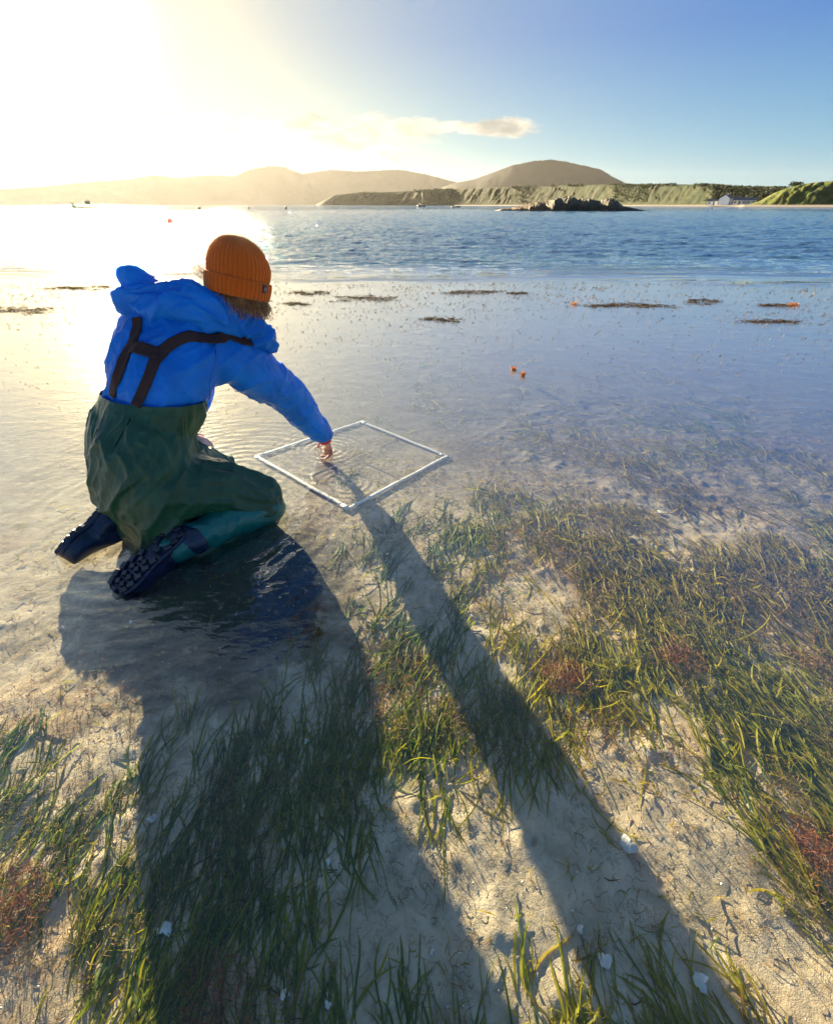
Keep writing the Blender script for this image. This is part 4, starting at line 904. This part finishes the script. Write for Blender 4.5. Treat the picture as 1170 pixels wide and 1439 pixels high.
def weed_clump(name, x, y, z, r, n, length, width, tones, mat, label, cat, group, rise=0.03, heading=None, zmax=-0.004, flat=1.0):
    rt_ = rng.normal(0, 1, (n, 2)).clip(-1.7, 1.7) * np.array([r, r * flat]) * 0.5
    if flat < 0.7: ks = np.stack([np.linspace(-r, r, 12) * 0.9, rng.normal(0, 1, 12) * r * flat * 0.9], 1); rt_ = ks[rng.integers(0, 12, n)] + rng.normal(0, 1, (n, 2)) * np.array([r * .20, r * .10]) * rng.uniform(.3, 1.4, (n, 1))
    root = np.stack([rt_[:, 0] + x, rt_[:, 1] + y, np.full(n, z) + rng.normal(0, 0.002, n)], 1)
    hd_ = rng.uniform(0, 6.28, n) if heading is None else rng.normal(heading, 0.5, n) + math.pi * (rng.random(n) < .5)
    o = ribbons(name, root, hd_, rng.uniform(0.4, 1.0, n) * length, rng.uniform(0.6, 1.2, n) * width, rng.uniform(0, rise, n), np.clip(rng.normal(tones, 0.08, n), 0, 1), mat, seg=6, curl=1.6, zmax=zmax)
    o.data.transform(Matrix.Translation((-x, -y, -z))); o.location = (x, y, z); tag(o, label, cat, group); return o
m_red_weed = simple('red_brown_weed', (0.26, 0.075, 0.018), 0.6, col2=(0.42, 0.15, 0.03), scale=60, trans=0.35)
m_orange = simple('orange_brown_weed', (0.26, 0.075, 0.012), 0.6, col2=(0.42, 0.16, 0.025), scale=40, trans=0.3)
m_dweed = simple('dark_brown_weed', (0.030, 0.022, 0.012), 0.8, spec=0.1, col2=(0.085, 0.055, 0.022), scale=20, trans=0.15)
for x, y, r_, lab in ((0.865, 0.985, 0.050, 'rust red tuft of seaweed among thick eelgrass, right side'), (0.470, 0.900, 0.045, 'faded red brown tuft of seaweed on bare sand, left of the thick eelgrass'),
                      (-0.865, 0.33, 0.06, 'orange brown tuft of seaweed near the left edge'), (0.93, 0.44, 0.05, 'reddish tuft of seaweed tangled in eelgrass at the lower right'), (-0.38, 0.19, 0.055, 'dark maroon tuft of seaweed inside the shadow of the person')):
    weed_clump('seaweed_tuft', x, y, float(bedz(x, y)[0]), r_ * 1.5, 330, 0.040, 0.0014, 0.9, m_red_weed, lab, 'seaweed', 'red seaweed tufts on the seabed', 0.035)
mats = [(-5.75, 8.6, .50, 'wide dark seaweed mat floating in the sun glitter at the left', m_dweed, 1), (-5.3, 6.6, .40, 'ragged dark seaweed mat by the left edge, below the wide mat', m_dweed, 1), (-1.75, 8.1, .30, 'dark seaweed mat floating just right of the beanie', m_dweed, 1),
        (-1.72, 7.1, .16, 'small dark seaweed scrap right of the beanie, nearer than the mat', m_dweed, 1), (-0.78, 7.55, .42, 'dark seaweed mat floating above the survey frame', m_dweed, 1), (0.90, 8.15, .40, 'dark seaweed mat right of centre at the edge of the calm water', m_dweed, 1),
        (0.32, 6.0, .22, 'thin dark seaweed scrap in the middle of the calm water', m_dweed, 1), (1.62, 8.05, .14, 'small compact dark seaweed scrap left of the yellow piece', m_dweed, 1), (2.25, 7.05, .075, 'bright yellow orange scrap of seaweed at the tip of a dark trail', m_orange, 0),
        (2.95, 6.95, .55, 'long thin dark seaweed trail right of the yellow piece', m_dweed, 2), (4.2, 7.3, .25, 'dark seaweed scrap halfway between the yellow and orange pieces', m_dweed, 1), (5.35, 7.0, .11, 'orange brown scrap of seaweed with a dark tail near the right edge', m_orange, 0),
        (5.05, 6.95, .20, 'dark seaweed tail left of the orange brown scrap', m_dweed, 2), (4.3, 5.9, .30, 'thin dark seaweed streak below the orange brown scrap', m_dweed, 2), (0.835, 3.93, .032, 'small orange scrap of seaweed, left of a close pair', m_orange, 0), (0.885, 3.78, .032, 'small orange scrap of seaweed, right of a close pair', m_orange, 0)]
for x, y, r_, lab, m_, k in mats:
    n = int(90 + 500 * r_) if k else 60
    weed_clump('floating_seaweed', x * 1.0, y, 0.001, r_ if k else r_ * .55, n, 0.14 * (0.4 + r_ * 1.3) if k else r_ * .8, 0.005 if k else 0.007, .5, m_, lab, 'seaweed', 'seaweed pieces floating on the calm water', 0.016 if k else 0.03, 1.57 if k else None, zmax=0.05, flat=(0.45, 0.35, 0.16)[k] if k else 0.8)

# flecks, blade tips and bubbles on the calm water
m_fleck = simple('flotsam_flecks', (0.05, 0.045, 0.035), 0.9, spec=0.05, col2=(0.22, 0.20, 0.17), scale=9, trans=0.2)
fl = np.concatenate([scatter(5200, -7.5, 8.5, 2.9, 9.3, lambda x, y: (0.25 + 0.75 * smooth01(fbm(x * 0.9 + 5, y * 2.2, 4, .6), .45, .62)) * (np.abs(x) < y * 1.05 + .4)), scatter(600, -2.6, 3, 1.0, 3.1, lambda x, y: 0.3 + 0.7 * (fbm(x * 3, y * 3, 2) > .55))])
fl = fl[np.hypot(fl[:, 0] + 1.05, fl[:, 1] - 1.7) > 0.5]; N = len(fl); sc_ = np.clip(fl[:, 1] / 5, 0.35, 1.5)
o = ribbons('flotsam', np.stack([fl[:, 0], fl[:, 1], np.full(N, 0.0005)], 1), rng.normal(1.57, 0.8, N), rng.uniform(0.010, 0.040, N) * sc_, rng.uniform(0.0025, 0.007, N) * sc_, rng.uniform(0.002, 0.010, N), rng.random(N), m_fleck, seg=4, curl=1.5, zmax=0.02)
tag(o, 'pale and brown flecks of weed floating on the calm water', 'flotsam', kind='stuff')

# shells
m_shell = simple('white_shell', (0.62, 0.58, 0.50), 0.35, col2=(0.82, 0.80, 0.74), scale=30, bump=0.0008, bscale=150)
def shell_mesh(w_, l_, curv, rough_):
    mb = MB(); vs, fs = [], []; nr, ns = 7, 15
    for side in (0, 1):
        for i in range(nr):
            r_ = 0.08 + 0.92 * i / (nr - 1)
            for k in range(ns):
                a_ = math.pi * (-0.08 + 1.16 * k / (ns - 1)); rib = 1 + 0.035 * math.cos(k * 2.6) * r_ + rough_ * math.sin(k * 1.7 + i) * .5 * (i == nr - 1)
                x = math.cos(a_) * w_ * r_ * rib * (0.9 + .1 * math.sin(a_)); y = math.sin(a_) * l_ * r_ * rib
                vs.append((x, y - l_ * .4, curv * w_ * (1 - r_ ** 2) + .0012 * math.cos(k * 2.6) * r_ - side * 0.0016))
    M_ = nr * ns
    for s in (0, 1):
        for i in range(nr - 1):
            for k in range(ns - 1):
                q = (s * M_ + i * ns + k, s * M_ + i * ns + k + 1, s * M_ + (i + 1) * ns + k + 1, s * M_ + (i + 1) * ns + k); fs.append(q if s else q[::-1])
    for k in range(ns - 1): a_ = (nr - 1) * ns + k; fs.append((a_, a_ + 1, a_ + 1 + M_, a_ + M_)); fs.append((k + 1, k, k + M_, k + 1 + M_))
    for i in range(nr - 1):
        for k in (0, ns - 1): a_ = i * ns + k; fs.append((a_, a_ + ns, a_ + ns + M_, a_ + M_))
    mb.add(vs, fs); return mb
shells = [(-0.307, 0.700, .012, 'small white shell at the top of the body shadow, above the dark eelgrass'), (-0.640, 0.500, .017, 'oval white shell on lit sand left of the body shadow'), (-0.200, 0.415, .013, 'slender white shell in the middle of the body shadow'),
          (-0.250, 0.205, .014, 'broken white shell low in the body shadow'), (0.030, 0.262, .009, 'small white shell between the two shadows near the bottom'), (0.336, 0.298, .011, 'little round white shell on the arm shadow, above the angular one'),
          (0.372, 0.250, .022, 'large angular white shell at the right edge of the arm shadow'), (0.490, 0.445, .030, 'largest pale broken shell lying among eelgrass at the right'), (0.545, 0.222, .022, 'white shell at the bottom right corner'),
          (1.19, 1.845, .028, 'white oyster shell on silty sand right of the survey frame'), (-0.165, 0.190, .010, 'tiny white shell right of the broken one at the bottom'), (-0.52, 0.30, .022, 'pale half buried shell on lit sand near the bottom left'),
          (0.42, 1.08, .010, 'small white shell on the lit sand beyond the arm shadow'), (0.86, 1.42, .014, 'small white shell tipped against bright eelgrass'), (-1.02, 1.13, .012, 'small white shell just left of the near boot toe')]
for x, y, s_, lab in shells:
    s_ *= 0.8
    o = shell_mesh(s_ * rng.uniform(.75, 1), s_ * rng.uniform(.9, 1.25), .32, .12).build('shell', m_shell)
    o.location = (x, y, float(bedz(x, y)[0]) + 0.007 + s_ * .1); o.rotation_euler = (rng.uniform(-.3, .3), rng.uniform(-.3, .3), rng.uniform(0, 6.28)); tag(o, lab, 'shell', 'white shells on the seabed')
gq = scatter(900, -2.2, 2.6, -0.1, 2.6, lambda x, y: 0.2 + 0.8 * (fbm(x * 4, y * 4, 2) > .5)); mb = MB()
for x, y in gq:
    s_ = rng.uniform(.0012, .0035); z_ = float(bedz(x, y)[0]) + .003; a_ = rng.uniform(0, 6.28)
    ca, sa = math.cos(a_) * s_, math.sin(a_) * s_
    mb.add([(x + ca, y + sa, z_), (x - sa, y + ca * .7, z_ + .001), (x - ca * 1.2, y - sa, z_), (x + sa, y - ca * .8, z_), (x, y, z_ + s_ * .7)], [(0, 1, 4), (1, 2, 4), (2, 3, 4), (3, 0, 4)])
o = mb.build('shell_grit', m_shell, smooth=False); tag(o, 'white crumbs of shell strewn over the seabed', 'shell grit', kind='stuff')

# ------------------------------------------------------------------ the air over the bay
m_haze, t = material('sea_haze')
vol = t('ShaderNodeVolumePrincipled', {'Color': (0.86, 0.86, 0.86, 1), 'Density': 0.000017, 'Anisotropy': 0.5})
t('ShaderNodeOutputMaterial', {'Volume': vol})
mb = MB(); mb.box((0, 0, 153), (13200, 13200, 316)); hz = mb.build('haze', m_haze, smooth=False); tag(hz, 'thin sea haze over the bay', 'haze', kind='stuff')
